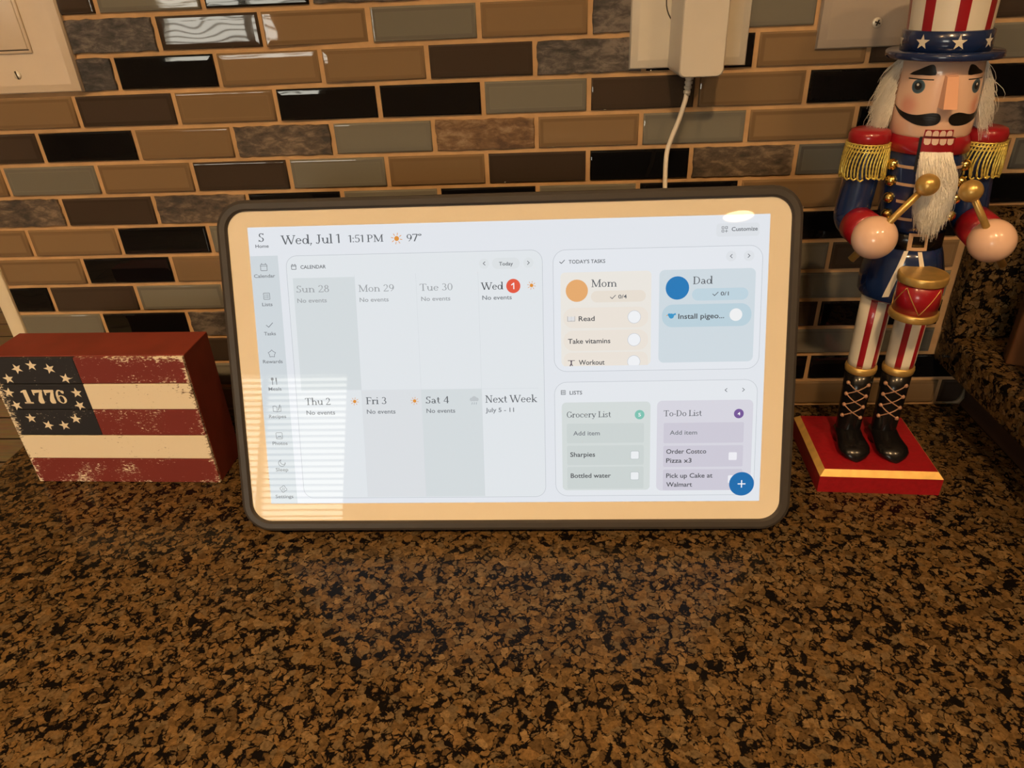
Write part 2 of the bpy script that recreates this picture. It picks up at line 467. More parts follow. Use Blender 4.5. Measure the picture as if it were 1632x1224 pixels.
# ------------------------------------------------------------------ wall plates and the charger
beige = plain('beige_plastic', (.74, .63, .50), rough=.35, vary=.02)
screwm = plain('painted_screw', (.80, .76, .66), rough=.3, metal=.3)
slotm = plain('screw_slot', (.05, .04, .03), rough=.7)
def wall_plate(name, x0, x1, z0, z1, m, label):
    t = thing(name, label, 'wall plate', ((x0 + x1) / 2, -.2, z0))
    w2, h = (x1 - x0) / 2, z1 - z0
    b = MB()
    rings = [(0, .18), (0, -.08), (.08, -.26), (.55, -.46), (.62, -.47)]
    rr = [[(-w2 + i, y, i), (w2 - i, y, i), (w2 - i, y, h - i), (-w2 + i, y, h - i)] for i, y in rings]
    for k in range(4): b.add(rr[k] + rr[k + 1], [(i, (i + 1) % 4, 4 + (i + 1) % 4, 4 + i) for i in range(4)], m, k in (1, 2))
    b.add(rr[-1], [(0, 1, 2, 3)], m)
    b.build('plate', t)
    return t
def screw(t, x, y, z, r=.33, ang=80, phillips=False):
    b = MB(); mt = Matrix.Translation((x, y, z)) @ Matrix.Rotation(math.radians(90), 4, 'X')
    q = bmesh.new(); bmesh.ops.create_uvsphere(q, u_segments=20, v_segments=10, radius=r)
    for v in q.verts: v.co.z *= .35
    b.bm(q, screwm, True, mt)
    for a in ((ang, ang + 90) if phillips else (ang,)):
        m2 = Matrix.Translation((x, y - r * .33, z)) @ Matrix.Rotation(math.radians(a), 4, 'Y')
        k = .55 if phillips else .95
        b.box((-r * k, -.03, -.045), (r * k, .03, .045), slotm, mtx=m2)
    b.build('screw', t)
t = wall_plate('switch_plate', -38.3, -29.5, 28.35, 40.9, beige, 'beige wall plate with a large rocker switch at the top left of the tiled wall')
b = MB()                                      # raised rim round the rocker, then the rocker itself
b.box((-1.75, -.60, 2.75), (1.75, -.40, 9.7), beige, bev=.08); b.build('switch_frame', t)
b = MB(); b.box((-1.52, -.66, 3.02), (1.52, -.5, 9.45), beige, bev=.05)
b.box((-1.58, -.612, 2.95), (1.58, -.60, 3.02), slotm); b.build('rocker', t)
screw(t, -.05, -.47, 1.32, .3)
offwhite = plain('white_plastic', (.70, .66, .58), rough=.35, vary=.02)
t = wall_plate('outlet_plate', 11.1, 19.3, 28.5, 40.9, offwhite, 'white outlet cover plate behind the plugged in charger')
b = MB()
for cz in (4.25, 8.15):
    poly = []
    for k in range(40):
        a = 2 * math.pi * k / 40
        poly.append((1.72 * math.cos(a), cz + max(-1.4, min(1.4, 1.72 * math.sin(a)))))
    b.prism(poly, -.50, -.3, offwhite)
    big = [(x * 1.05, cz + (z - cz) * 1.06) for x, z in poly]
    b.prism(big, -.475, -.3, slotm)
b.build('socket', t)
t = wall_plate('blank_plate', 24.0, 32.2, 29.35, 41.7, plain('grey_beige_plastic', (.46, .40, .34), rough=.35, vary=.02), 'blank white wall plate partly hidden behind the striped hat')
screw(t, -.35, -.47, 1.55, .34, 20, True)

charger_white = plain('white_charger_plastic', (.72, .68, .61), rough=.4, vary=.015)
t = thing('power_adapter', 'white plug in power adapter with its cable hanging behind the display', 'charger', (15.57, -.75, 28.15))
b = MB()
prof = []
def rrect(w2, z0, z1, r, n=7):
    out = []
    for cx, cz, a0 in ((w2 - r, z0 + r, -90), (w2 - r, z1 - r, 0), (-w2 + r, z1 - r, 90), (-w2 + r, z0 + r, 180)):
        for k in range(n):
            a = math.radians(a0 + 90 * k / (n - 1)); out.append((cx + r * math.cos(a), cz + r * math.sin(a)))
    return out
lay = [(-.02, 1.74, .25, 8.0), (-.05, 1.78, .20, 8.05), (-2.9, 1.50, .08, 8.1), (-3.12, 1.47, .10, 8.08), (-3.22, 1.40, .17, 8.0)]
rr = [[(x + .02 * 0, y, z) for x, z in rrect(w2, z0, z1, .42)] for y, w2, z0, z1 in lay]
n = len(rr[0])
for k in range(len(rr) - 1): b.add(rr[k] + rr[k + 1], [(i, (i + 1) % n, n + (i + 1) % n, n + i) for i in range(n)], charger_white, True)
b.add(rr[-1], [tuple(range(n))], charger_white); b.add(rr[0], [tuple(range(n))], charger_white)
b.build('body', t)
b = MB()
sx, sy = -.50, -1.75
for k in range(4):
    z = .02 - k * .30
    b.lathe([(.26 - .012 * k, z - .20), (.285 - .012 * k, z - .17), (.285 - .012 * k, z - .03), (.26 - .012 * k, z)], charger_white, n=20, c=(sx - .03 * k, sy))
b.lathe([(.19, -1.2), (.21, .05)], charger_white, n=16, c=(sx - .05, sy))
b.build('strain_relief', t)
b = MB()
def bez(p, n=10):
    out = []
    p = [Vector(q) for q in p]
    for i in range(len(p) - 1):
        p0, p1, p2, p3 = p[max(i - 1, 0)], p[i], p[i + 1], p[min(i + 2, len(p) - 1)]
        for k in range(n):
            u = k / n
            out.append(.5 * ((2 * p1) + (p2 - p0) * u + (2 * p0 - 5 * p1 + 4 * p2 - p3) * u * u + (3 * p1 - p0 - 3 * p2 + p3) * u ** 3))
    return out + [p[-1]]

pts = [(-.62, -1.75, -1.0), (-.66, -1.75, -1.5), (-1.0, -1.85, -2.75), (-1.5, -2.05, -4.05), (-1.8, -2.35, -5.1), (-1.9, -3.2, -7.0), (-2.0, -4.6, -8.3), (-2.6, -6.2, -11.5), (-4.0, -6.6, -16.0)]
b.tube(bez(pts), .17, charger_white, n=12)
b.build('cable', t)

# ------------------------------------------------------------------ the touch screen calendar
LEAN = 0.348
dev = thing('digital_calendar', 'large white touch screen calendar in a dark frame leaning back on the counter', 'display',
            (2.38, -16.71, 2.36), (-LEAN, 0, 0.008))
frame_m = plain('dark_bronze_frame', (.043, .038, .035), rough=.45, vary=.05, scale=80)
cream_mat = plain('cream_bezel', (.80, .74, .62), rough=.5, coat=.6, vary=.015, scale=30)
cream_mat.node_tree.nodes['Principled BSDF'].inputs['Coat Roughness'].default_value = .012
def rpoly(x0, x1, z0, z1, r, n=10):
    out = []
    for cx, cz, a0 in ((x1 - r, z0 + r, -90), (x1 - r, z1 - r, 0), (x0 + r, z1 - r, 90), (x0 + r, z0 + r, 180)):
        for k in range(n):
            a = math.radians(a0 + 90 * k / (n - 1)); out.append((cx + r * math.cos(a), cz + r * math.sin(a)))
    return out
SW, SH = 34.62, 34.62 * 9 / 16
b = MB()
def fring(i, y): return [(x, y, z) for x, z in rpoly(-19.42 + i, 19.42 - i, -2.05 + i, 21.28 - i, 2.0 - i * .9)]
lay = [fring(.75, .12), fring(.72, -.10), fring(.60, -.22), fring(.25, -.24), fring(.06, -.14), fring(0, .05), fring(0, .95), fring(.12, 1.12), fring(.5, 1.2)]
n = len(lay[0])
for k in range(len(lay) - 1): b.add(lay[k] + lay[k + 1], [(i, (i + 1) % n, n + (i + 1) % n, n + i) for i in range(n)], frame_m, True)
b.add(lay[-1], [tuple(range(n))], frame_m)
b.build('frame', dev)
b = MB()
outer = rpoly(-18.72, 18.72, -1.35, 20.58, 1.35)
b.add([(x, .02, z) for x, z in outer], [tuple(range(n))], cream_mat)
bez_o = b.build('bezel', dev)
b = MB()
b.box((-9, 1.15, 1.0), (9, 2.6, 14), frame_m, bev=.3)
mt = Matrix.Translation((0, 2.2, 13.0)) @ Matrix.Rotation(math.radians(47), 4, 'X')
b.build('back_housing', dev)
b = MB(); b.box((-4, -.3, -10.9), (4, .25, 0), frame_m, bev=.15, mtx=Matrix.Translation((0, 2.7, 10.5)) @ Matrix.Rotation(math.radians(36), 4, 'X'))
b.build('kickstand', dev)

_em = {}
def ink(r, g, bl):
    k = (r, g, bl)
    if k not in _em:
        m, nt, p = nodes('screen_ink_%d_%d_%d' % k)
        p.inputs['Base Color'].default_value = (.01, .01, .01, 1)
        p.inputs['Roughness'].default_value = .015
        p.inputs['Specular IOR Level'].default_value = .2
        p.inputs['Emission Color'].default_value = srgb(*k)
        p.inputs['Emission Strength'].default_value = 1.0
        _em[k] = m
    return _em[k]
INK = {'d': (92, 97, 103), 'm': (122, 127, 133), 'l': (160, 164, 168), 'k': (70, 74, 80), 'w': (245, 246, 248)}
BG = (225, 229, 235)

# --- light serif lettering drawn from strokes: (kind, numbers) with thick t and thin n pen widths
GL = {
 'W': (1.2, 'L.04,1,.33,0,t L.33,0,.60,1,n L.52,.98,.84,0,t L.84,0,1.14,1,n S.05,1,.28 S.58,1,.3 S1.12,1,.24'),
 'e': (.60, 'A.30,.32,.25,.32,8,320 L.06,.36,.54,.36,n'),
 'd': (.70, 'A.29,.32,.24,.32,0,360 L.55,0,.55,1.05,t S.48,1.04,.14 S.61,.02,.14'),
 ',': (.24, 'L.11,.1,.1,.0,t L.11,.02,.03,-.2,n'),
 'J': (.50, 'L.30,1,.30,.18,t A.15,.16,.15,.17,190,360 S.30,1,.34'),
 'u': (.70, 'L.14,.64,.14,.22,t A.32,.2,.18,.2,180,350 L.54,.64,.54,0,t S.09,.64,.16 S.48,.64,.14 S.60,.02,.14'),
 'l': (.30, 'L.15,0,.15,1.05,t S.08,1.04,.16 S.15,.02,.28'),
 '1': (.40, 'L.24,0,.24,1,t L.02,.88,.24,.99,n'),
 ':': (.26, 'L.12,.02,.12,.14,t L.12,.52,.12,.64,t'),
 '5': (.60, 'L.13,.97,.52,.97,h L.13,.97,.10,.55,n A.27,.32,.26,.32,-150,125'),
 'P': (.66, 'L.15,0,.15,1,t L.15,.97,.36,.97,n A.36,.73,.22,.255,-90,90 L.15,.475,.36,.475,n S.15,.02,.3 S.1,1,.2'),
 'M': (1.06, 'L.16,0,.16,1,n L.16,1,.54,.04,t L.54,.04,.90,1,n L.90,0,.90,1,t S.16,.02,.26 S.90,.02,.3 S.11,1,.2 S.95,1,.2'),
 '9': (.62, 'A.30,.68,.24,.31,0,360 L.54,.66,.46,.3,t L.46,.3,.24,.01,n'),
 '7': (.58, 'L.04,.97,.54,.97,h L.54,.97,.20,0,t L.06,.97,.05,.84,n'),
 '°': (.42, 'A.22,.88,.16,.13,0,360'),
 'S': (.58, 'A.30,.75,.20,.235,30,265 A.28,.26,.23,.25,-155,85 L.5,.98,.5,.78,n L.06,.22,.06,.02,n'),
 'n': (.72, 'L.16,0,.16,.64,t A.36,.42,.19,.21,0,165 L.55,.44,.55,0,t S.1,.64,.16 S.16,.02,.26 S.55,.02,.26'),
 '2': (.60, 'A.28,.74,.22,.25,-35,170 L.48,.60,.07,.04,n L.05,.035,.55,.035,h L.55,.03,.55,.15,n'),
 '8': (.60, 'A.30,.76,.19,.235,0,360 A.30,.27,.24,.27,0,360'),
 'o': (.62, 'A.31,.32,.25,.32,0,360'),
 'T': (.76, 'L.38,0,.38,1,t L.04,.97,.72,.97,n L.05,.97,.04,.8,n L.71,.97,.72,.8,n S.38,.02,.3'),
 '3': (.58, 'A.26,.75,.21,.24,-90,150 A.26,.27,.25,.27,-155,90'),
 '0': (.62, 'A.31,.5,.25,.5,0,360'),
 'h': (.72, 'L.16,0,.16,1.05,t A.36,.42,.19,.21,0,165 L.55,.44,.55,0,t S.1,1.04,.16 S.16,.02,.26 S.55,.02,.26'),
 'F': (.60, 'L.15,0,.15,1,t L.15,.97,.55,.97,n L.15,.5,.45,.5,n L.55,.97,.56,.8,n L.45,.58,.45,.42,n S.15,.02,.3 S.1,1,.2'),
 'r': (.48, 'L.16,0,.16,.64,t A.34,.42,.17,.21,55,165 L.42,.6,.42,.5,t S.1,.64,.16 S.16,.02,.28'),
 'i': (.30, 'L.15,0,.15,.64,t L.15,.86,.15,.97,t S.09,.64,.16 S.15,.02,.28'),
 'a': (.60, 'A.26,.46,.17,.18,0,160 L.43,.46,.43,.1,t A.25,.18,.18,.18,20,340 L.43,.08,.55,.02,n'),
 't': (.44, 'L.18,.86,.18,.16,t A.29,.14,.11,.14,180,330 L.03,.62,.36,.62,n'),
 '4': (.62, 'L.42,0,.42,1,t L.42,1,.04,.28,n L.04,.27,.58,.27,n'),
 'N': (.86, 'L.15,0,.15,1,n L.15,1,.70,.02,t L.70,0,.70,1,n S.15,.02,.26 S.70,1,.26 S.1,1,.2'),
 'x': (.64, 'L.08,.64,.54,0,t L.54,.64,.08,0,n S.10,.64,.24 S.53,.64,.2 S.09,.02,.2 S.54,.02,.24'),
 'k': (.66, 'L.15,0,.15,1.05,t L.15,.26,.50,.63,n L.28,.36,.56,0,t S.08,1.04,.16 S.15,.02,.26 S.52,.64,.2 S.56,.02,.2'),
 'D': (.80, 'L.15,0,.15,1,t L.15,.97,.38,.97,n L.15,.03,.38,.03,n A.38,.5,.34,.47,-90,90 S.09,1,.16 S.09,.01,.16'),
 'm': (1.06, 'L.16,0,.16,.64,t A.35,.42,.18,.21,0,165 L.53,.44,.53,0,t A.72,.42,.18,.21,0,165 L.90,.44,.90,0,t S.1,.64,.16 S.16,.02,.24 S.53,.02,.24 S.90,.02,.24'),
 'G': (.78, 'A.40,.5,.34,.5,40,330 L.68,.42,.68,.1,t L.66,.98,.66,.76,n S.66,.42,.26'),
 'c': (.56, 'A.30,.32,.25,.32,45,320 L.48,.58,.48,.46,t'),
 'y': (.64, 'L.10,.64,.34,.02,t L.54,.64,.30,-.12,n A.18,-.14,.12,.12,200,350 S.11,.64,.24 S.54,.64,.2'),
 's': (.46, 'A.23,.48,.15,.155,35,265 A.22,.17,.17,.165,-155,85 L.37,.63,.37,.5,n L.06,.14,.06,.01,n'),
 'L': (.62, 'L.15,0,.15,1,t L.15,.03,.56,.03,n L.56,.03,.57,.22,n S.15,1,.3 S.1,.01,.2'),
 '-': (.36, 'L.05,.34,.31,.34,h'), ' ': (.30, ''),
 '6': (.62, 'A.31,.32,.24,.31,0,360 L.07,.34,.15,.7,t L.15,.7,.38,1,n'),
}
def glyph(mb, ch, ox, oy, sx, sz, put, m, t=.125, n=.066):
    """strokes of one letter; put(x, z) -> 3D point"""
    w, spec = GL[ch]
    def quad(a, c, wd):
        d = Vector((c[0] - a[0], c[1] - a[1]))
        if d.length < 1e-6: return
        p = Vector((-d.y, d.x)).normalized() * wd / 2
        mb.add([put(ox + q[0] * sx, oy + q[1] * sz) for q in ((a[0] + p.x, a[1] + p.y), (a[0] - p.x, a[1] - p.y), (c[0] - p.x, c[1] - p.y), (c[0] + p.x, c[1] + p.y))], [(0, 1, 2, 3)], m)
    for it in spec.split():
        k, v = it[0], it[1:].split(',')
        if k == 'L':
            x0, z0, x1, z1 = map(float, v[:4]); quad((x0, z0), (x1, z1), {'t': t, 'n': n, 'h': n * 1.45}[v[4]])
        elif k == 'S':
            x, z, ln = map(float, v); z = z - n / 2 if z > .3 else z + n / 2 - .02
            quad((x - ln / 2, z), (x + ln / 2, z), n)
        elif k == 'A':
            cx, cz, rx, rz, a0, a1 = map(float, v); N_ = max(6, int(abs(a1 - a0) / 15)); vs = []
            for i in range(N_ + 1):
                a = math.radians(a0 + (a1 - a0) * i / N_); wd = n + (t - n) * abs(math.cos(a)) ** 1.3
                ex, ez = math.cos(a), math.sin(a)
                for s_ in (.15, -.85):
                    vs.append(put(ox + (cx + (rx + s_ * wd * .9) * ex) * sx, oy + (cz + (rz + s_ * wd * .9) * ez) * sz))
            mb.add(vs, [(2 * i, 2 * i + 1, 2 * i + 3, 2 * i + 2) for i in range(N_)], m)
    return w
def serif(mb, text, u0, u1, v, h, put, m, t=.125, n=.066):
    tot = sum(GL[c][0] for c in text); sx = (u1 - u0) / (tot - .08); x = u0 - .04 * sx
    for c in text: x += glyph(mb, c, x, v, sx, h, put, m, t, n) * sx

def sans(mb, text, u0, u1, v, h, put, m, bold=0.0):
    cu = bpy.data.curves.new('txt', 'FONT'); cu.body = text; cu.resolution_u = 3; cu.fill_mode = 'FRONT'
    cu.offset = bold
    ob = bpy.data.objects.new('txt', cu)
    me = bpy.data.meshes.new_from_object(ob)
    xs = [q.co.x for q in me.vertices]
    x0, x1 = min(xs), max(xs); s_ = (u1 - u0) / max(x1 - x0, 1e-6)
    hs = h / 0.73
    mb.add([put(u0 + (q.co.x - x0) * s_, v + q.co.y * hs) for q in me.vertices], [tuple(p.vertices) for p in me.polygons], m)
    bpy.data.objects.remove(ob); bpy.data.meshes.remove(me); bpy.data.curves.remove(cu)

def layer(k):
    """screen coordinates in cm: u from the left edge, v DOWN from the top edge"""
    y = -.006 * k
    return lambda u, v: (u - SW / 2, y, SH - v)
def rr(mb, u0, v0, u1, v1, r, m, k):
    p = layer(k); r = min(r, (u1 - u0) / 2, (v1 - v0) / 2)
    pl = rpoly(u0, u1, v0, v1, r, 8); mb.add([p(u, v) for u, v in pl], [tuple(range(len(pl)))], m)
def rring(mb, u0, v0, u1, v1, r, w, m, k):
    p = layer(k); a = rpoly(u0, u1, v0, v1, r, 8); c = rpoly(u0 + w, u1 - w, v0 + w, v1 - w, max(r - w, .001), 8); n_ = len(a)
    mb.add([p(*q) for q in a] + [p(*q) for q in c], [(i, (i + 1) % n_, n_ + (i + 1) % n_, n_ + i) for i in range(n_)], m)
def ell(mb, u, v, r, m, k, n_=28, a0=0, clip=None):
    p = layer(k); pts = [(u + r * math.cos(2 * math.pi * i / n_), v + r * math.sin(2 * math.pi * i / n_)) for i in range(n_)]
    if clip is not None: pts = [(x, min(z, clip)) for x, z in pts]
    mb.add([p(*q) for q in pts], [tuple(range(n_))], m)
def seg(mb, pts, w, m, k, closed=False):
    p = layer(k)
    q = list(pts) + ([pts[0]] if closed else [])
    for a, c in zip(q, q[1:]):
        d = Vector((c[0] - a[0], c[1] - a[1])); e = d.normalized() * w / 2; o = Vector((-d.y, d.x)).normalized() * w / 2
        mb.add([p(a[0] - e.x + o.x, a[1] - e.y + o.y), p(a[0] - e.x - o.x, a[1] - e.y - o.y), p(c[0] + e.x - o.x, c[1] + e.y - o.y), p(c[0] + e.x + o.x, c[1] + e.y + o.y)], [(0, 1, 2, 3)], m)
def texts(mb, lst, k):
    p = layer(k); pf = lambda u, z: p(u, -z)
    for s_, f, u0, u1, v, h, c in lst:
        m = ink(*INK[c])
        if f == 's': serif(mb, s_, u0, u1, -v, h, pf, m)
        else: sans(mb, s_, u0, u1, -v, h, pf, m, .012)
def sun(mb, u, v, r, k):
    m = ink(222, 146, 62); ell(mb, u, v, r * .45, m, k)
    for i in range(8):
        a = math.pi * i / 4 + .2; seg(mb, [(u + r * .68 * math.cos(a), v + r * .68 * math.sin(a)), (u + r * math.cos(a), v + r * math.sin(a))], r * .12, m, k)
def check(mb, u, v, s_, k, c='d'): seg(mb, [(u - s_, v), (u - s_ * .3, v + s_ * .6), (u + s_, v - s_ * .7)], .045, ink(*INK[c]), k)
def arrow(mb, u, v, d, k): seg(mb, [(u - .06 * d, v - .11), (u + .06 * d, v), (u - .06 * d, v + .11)], .04, ink(*INK['d']), k)
def calicon(mb, u, v, s_, c, k):
    m = ink(*INK[c]); rring(mb, u - s_, v - s_ * .85, u + s_, v + s_, s_ * .25, .035, m, k)
    seg(mb, [(u - s_, v - s_ * .35), (u + s_, v - s_ * .35)], .03, m, k)
    for d in (-.55, .55): seg(mb, [(u + d * s_, v - s_ * 1.1), (u + d * s_, v - s_ * .8)], .04, m, k)
def listicon(mb, u, v, s_, c, k):
    m = ink(*INK[c]); rring(mb, u - s_, v - s_, u + s_, v + s_, s_ * .22, .035, m, k)
    for d in (-.4, 0, .4):
        seg(mb, [(u - s_ * .55, v + d * s_), (u - s_ * .4, v + d * s_)], .035, m, k); seg(mb, [(u - s_ * .1, v + d * s_), (u + s_ * .55, v + d * s_)], .03, m, k)

b = MB()
p0 = layer(0); b.add([p0(0, 0), p0(SW, 0), p0(SW, SH), p0(0, SH)], [(0, 1, 2, 3)], ink(*BG))
b.box((-SW / 2, .004, .0), (SW / 2, .012, SH), frame_m)
screen = b.build('screen', dev)
# header
b = MB()
texts(b, [('S','s',0.72,1.08,0.96,0.569,'d'),('Home','n',0.46,1.37,1.35,0.221,'d'),('Wed, Jul 1','s',2.33,6.28,1.17,0.589,'d'),('1:51 PM','s',6.86,9.19,1.15,0.475,'d'),
 ('97°','s',10.79,11.78,1.18,0.474,'d')], 2)
sun(b, 10.11, .97, .36, 2)
b.build('status_header', screen)
b = MB()
rr(b, 31.18, .54, 33.95, 1.38, .2, ink(220, 224, 229), 1)
texts(b, [('Customize','n',32.17,33.84,1.04,0.262,'d')], 2)
for du, dv in ((-.11, -.11), (.11, -.11), (-.11, .11)): rring(b, 31.72 + du - .08, .92 + dv - .08, 31.72 + du + .08, .92 + dv + .08, .02, .03, ink(*INK['d']), 2)
seg(b, [(31.75, 1.03), (31.91, 1.03)], .03, ink(*INK['d']), 2); seg(b, [(31.83, .95), (31.83, 1.11)], .03, ink(*INK['d']), 2)
b.build('customize_button', screen)
# side menu
b = MB()
rr(b, 0, 1.9, 1.93, SH, .001, ink(206, 214, 219), 1)
texts(b, [('Calendar','n',0.18,1.65,3.35,0.237,'m'),('Lists','n',0.58,1.30,5.28,0.240,'m'),('Tasks','n',0.54,1.36,7.29,0.244,'m'),('Rewards','n',0.29,1.68,9.24,0.247,'m'),
 ('Meals','n',0.52,1.44,11.18,0.250,'m'),('Recipes','n',0.38,1.61,13.15,0.254,'m'),('Photos','n',0.47,1.55,15.11,0.257,'m'),('Sleep','n',0.54,1.45,17.05,0.261,'m'),('Settings','n',0.36,1.66,19.05,0.255,'m')], 2)
im = ink(*INK['m'])
calicon(b, .91, 2.66, .24, 'm', 2); listicon(b, .94, 4.61, .23, 'm', 2); check(b, .97, 6.6, .22, 2, 'm')
seg(b, [(.97 + (.27 if i % 2 == 0 else .19) * math.sin(i * math.pi / 5), 8.58 - (.27 if i % 2 == 0 else .19) * math.cos(i * math.pi / 5)) for i in range(10)], .035, im, 2, True)
seg(b, [(.84, 10.3), (.84, 10.75)], .05, im, 2); rr(b, .74, 10.26, .94, 10.46, .06, im, 2); rr(b, 1.06, 10.26, 1.16, 10.55, .05, im, 2); seg(b, [(1.13, 10.3), (1.13, 10.75)], .05, im, 2)
seg(b, [(.72, 12.3), (.72, 12.66), (1.0, 12.7), (1.28, 12.66), (1.28, 12.3)], .035, im, 2); seg(b, [(1.0, 12.7), (1.0, 12.35), (.86, 12.28), (.72, 12.3)], .035, im, 2); seg(b, [(1.1, 12.56), (1.22, 12.22)], .06, im, 2)
rring(b, .76, 14.2, 1.24, 14.68, .06, .035, im, 2); seg(b, [(.84, 14.6), (.96, 14.48), (1.02, 14.54), (1.08, 14.46), (1.16, 14.6)], .035, im, 2)
mo = [(1.02 + .24 * math.cos(math.radians(a)), 16.45 + .24 * math.sin(math.radians(a))) for a in range(-10, 261, 18)]
mi = [(1.12 + .2 * math.cos(math.radians(a)), 16.35 + .2 * math.sin(math.radians(a))) for a in range(220, 29, -18)]
seg(b, mo + mi, .035, im, 2, True)
seg(b, [(.98 + (.25 if (i // 2) % 2 == 0 else .19) * math.cos(i * math.pi / 8), 18.37 + (.25 if (i // 2) % 2 == 0 else .19) * math.sin(i * math.pi / 8)) for i in range(16)], .035, im, 2, True)
rring(b, .89, 18.28, 1.07, 18.46, .09, .03, im, 2)
b.build('side_menu', screen)
# calendar panel
LINE = ink(188, 193, 200); FINE = ink(211, 216, 221)
b = MB()
rr(b, 2.45, 1.93, 19.82, 19.08, .75, ink(224, 229, 233), 1)
rring(b, 2.45, 1.93, 19.82, 19.08, .75, .03, LINE, 3)
rr(b, 2.85, 3.44, 7.1, 11.2, .001, ink(211, 218, 221), 2)
rr(b, 11.3, 11.27, 15.48, 19.0, .001, ink(211, 218, 221), 2)
rr(b, 7.1, 11.27, 11.3, 19.0, .001, ink(218, 222, 226), 2)
for u in (7.1, 11.28, 15.49): seg(b, [(u, 3.3), (u, 19.02)], .02, FINE, 3)
seg(b, [(2.85, 11.22), (19.4, 11.27)], .02, FINE, 3)
texts(b, [('CALENDAR','n',3.45,5.18,2.82,0.244,'d'),('Today','n',16.92,17.85,2.91,0.249,'d'),('Sun 28','s',3.05,5.30,4.41,0.467,'l'),('No events','n',3.05,5.09,5.10,0.299,'l'),
 ('Mon 29','s',7.34,9.76,4.45,0.465,'l'),('No events','n',7.36,9.35,5.13,0.298,'l'),('Tue 30','s',11.53,13.74,4.47,0.464,'l'),('No events','n',11.58,13.56,5.15,0.297,'l'),
 ('Wed','s',15.73,17.15,4.49,0.483,'k'),('No events','n',15.73,17.72,5.16,0.295,'m'),('Thu 2','s',3.07,4.84,12.24,0.494,'d'),('No events','n',3.09,5.13,12.94,0.316,'m'),
 ('Fri 3','s',7.40,8.81,12.24,0.492,'d'),('No events','n',7.39,9.41,12.92,0.315,'m'),('Sat 4','s',11.58,13.19,12.24,0.490,'d'),('No events','n',11.59,13.60,12.91,0.313,'m'),
 ('Next Week','s',15.74,19.28,12.24,0.510,'d'),('July 5 - 11','n',15.72,17.69,12.91,0.312,'m')], 4)
rr(b, 16.45, 2.4, 18.3, 3.14, .37, ink(219, 224, 227), 2)
for u in (15.92, 18.88): ell(b, u, 2.76, .34, ink(220, 225, 228), 2)
arrow(b, 15.92, 2.75, -1, 4); arrow(b, 18.88, 2.77, 1, 4)
calicon(b, 2.98, 2.69, .17, 'd', 4)
ell(b, 17.84, 4.28, .475, ink(226, 90, 68), 4); seg(b, [(17.73, 4.2), (17.87, 4.1), (17.87, 4.46)], .065, ink(*INK['w']), 5)
for u, v in ((19.06, 4.27), (6.57, 12.03), (10.79, 12.05)): sun(b, u, v, .27, 4)
cl = ink(190, 196, 200)
for du, r in ((-.16, .13), (.02, .18), (.2, .13)): ell(b, 14.93 + du, 12.0 - (.05 if du == .02 else 0), r, cl, 4)
for du in (-.12, .03, .18): seg(b, [(14.93 + du, 12.22), (14.9 + du, 12.34)], .04, ink(160, 168, 175), 4)
b.build('calendar_panel', screen)
# tasks panel
b = MB()
rr(b, 20.5, 1.97, 34.24, 10.16, .85, ink(227, 231, 237), 1); rring(b, 20.5, 1.97, 34.24, 10.16, .85, .03, LINE, 3)
check(b, 21.12, 2.77, .16, 4); arrow(b, 32.19, 2.65, -1, 4); arrow(b, 33.34, 2.65, 1, 4)
for u in (32.19, 33.34): ell(b, u, 2.65, .34, ink(221, 225, 230), 2)
rr(b, 21.0, 3.47, 27.02, 9.78, .3, ink(233, 229, 222), 2)
rr(b, 23.02, 4.73, 26.66, 5.49, .38, ink(230, 221, 209), 3)
for v0, v1 in ((5.83, 7.2), (7.36, 8.74)): rr(b, 21.16, v0, 26.84, v1, .66, ink(233, 225, 215), 3)
rr(b, 21.16, 8.86, 26.84, 9.78, .46, ink(233, 225, 215), 3); rr(b, 21.16, 9.3, 26.84, 9.78, .001, ink(233, 225, 215), 3)
for v in (6.51, 8.04): ell(b, 25.9, v, .44, ink(196, 200, 206), 4); ell(b, 25.9, v, .41, ink(238, 240, 243), 5)
ell(b, 25.89, 9.54, .44, ink(196, 200, 206), 4, clip=9.78); ell(b, 25.89, 9.54, .41, ink(238, 240, 243), 5, clip=9.78)
ell(b, 22.08, 4.69, .74, ink(228, 170, 112), 4)
rr(b, 27.54, 3.45, 33.82, 9.64, .35, ink(206, 217, 224), 2)
rr(b, 29.7, 4.71, 33.38, 5.51, .4, ink(190, 211, 222), 3)
rr(b, 27.74, 5.74, 33.63, 7.25, .7, ink(186, 208, 219), 3)
ell(b, 32.61, 6.49, .42, ink(238, 239, 240), 4)
ell(b, 28.73, 4.65, .77, ink(38, 122, 184), 4)
check(b, 24.48, 5.16, .17, 4); check(b, 31.23, 5.1, .17, 4)
# little pictures: open book, weight lifter, blue bird
gm = ink(150, 155, 165)
seg(b, [(21.45, 6.4), (21.45, 6.72), (21.93, 6.72), (21.93, 6.4)], .03, gm, 4); seg(b, [(21.69, 6.42), (21.69, 6.72)], .025, gm, 4); rr(b, 21.48, 6.42, 21.90, 6.68, .01, ink(222, 222, 224), 4)
wm = ink(96, 88, 100)
ell(b, 21.67, 9.46, .06, wm, 4); seg(b, [(21.45, 9.4), (21.9, 9.4)], .04, wm, 4); seg(b, [(21.67, 9.5), (21.67, 9.62), (21.6, 9.74)], .08, wm, 4); seg(b, [(21.67, 9.62), (21.74, 9.74)], .06, wm, 4)
bm_ = ink(62, 150, 200)
ell(b, 28.36, 6.5, .17, bm_, 4); ell(b, 28.22, 6.42, .1, bm_, 4); seg(b, [(28.4, 6.46), (28.6, 6.38)], .12, bm_, 4); seg(b, [(28.12, 6.44), (28.06, 6.46)], .05, ink(222, 160, 70), 4)
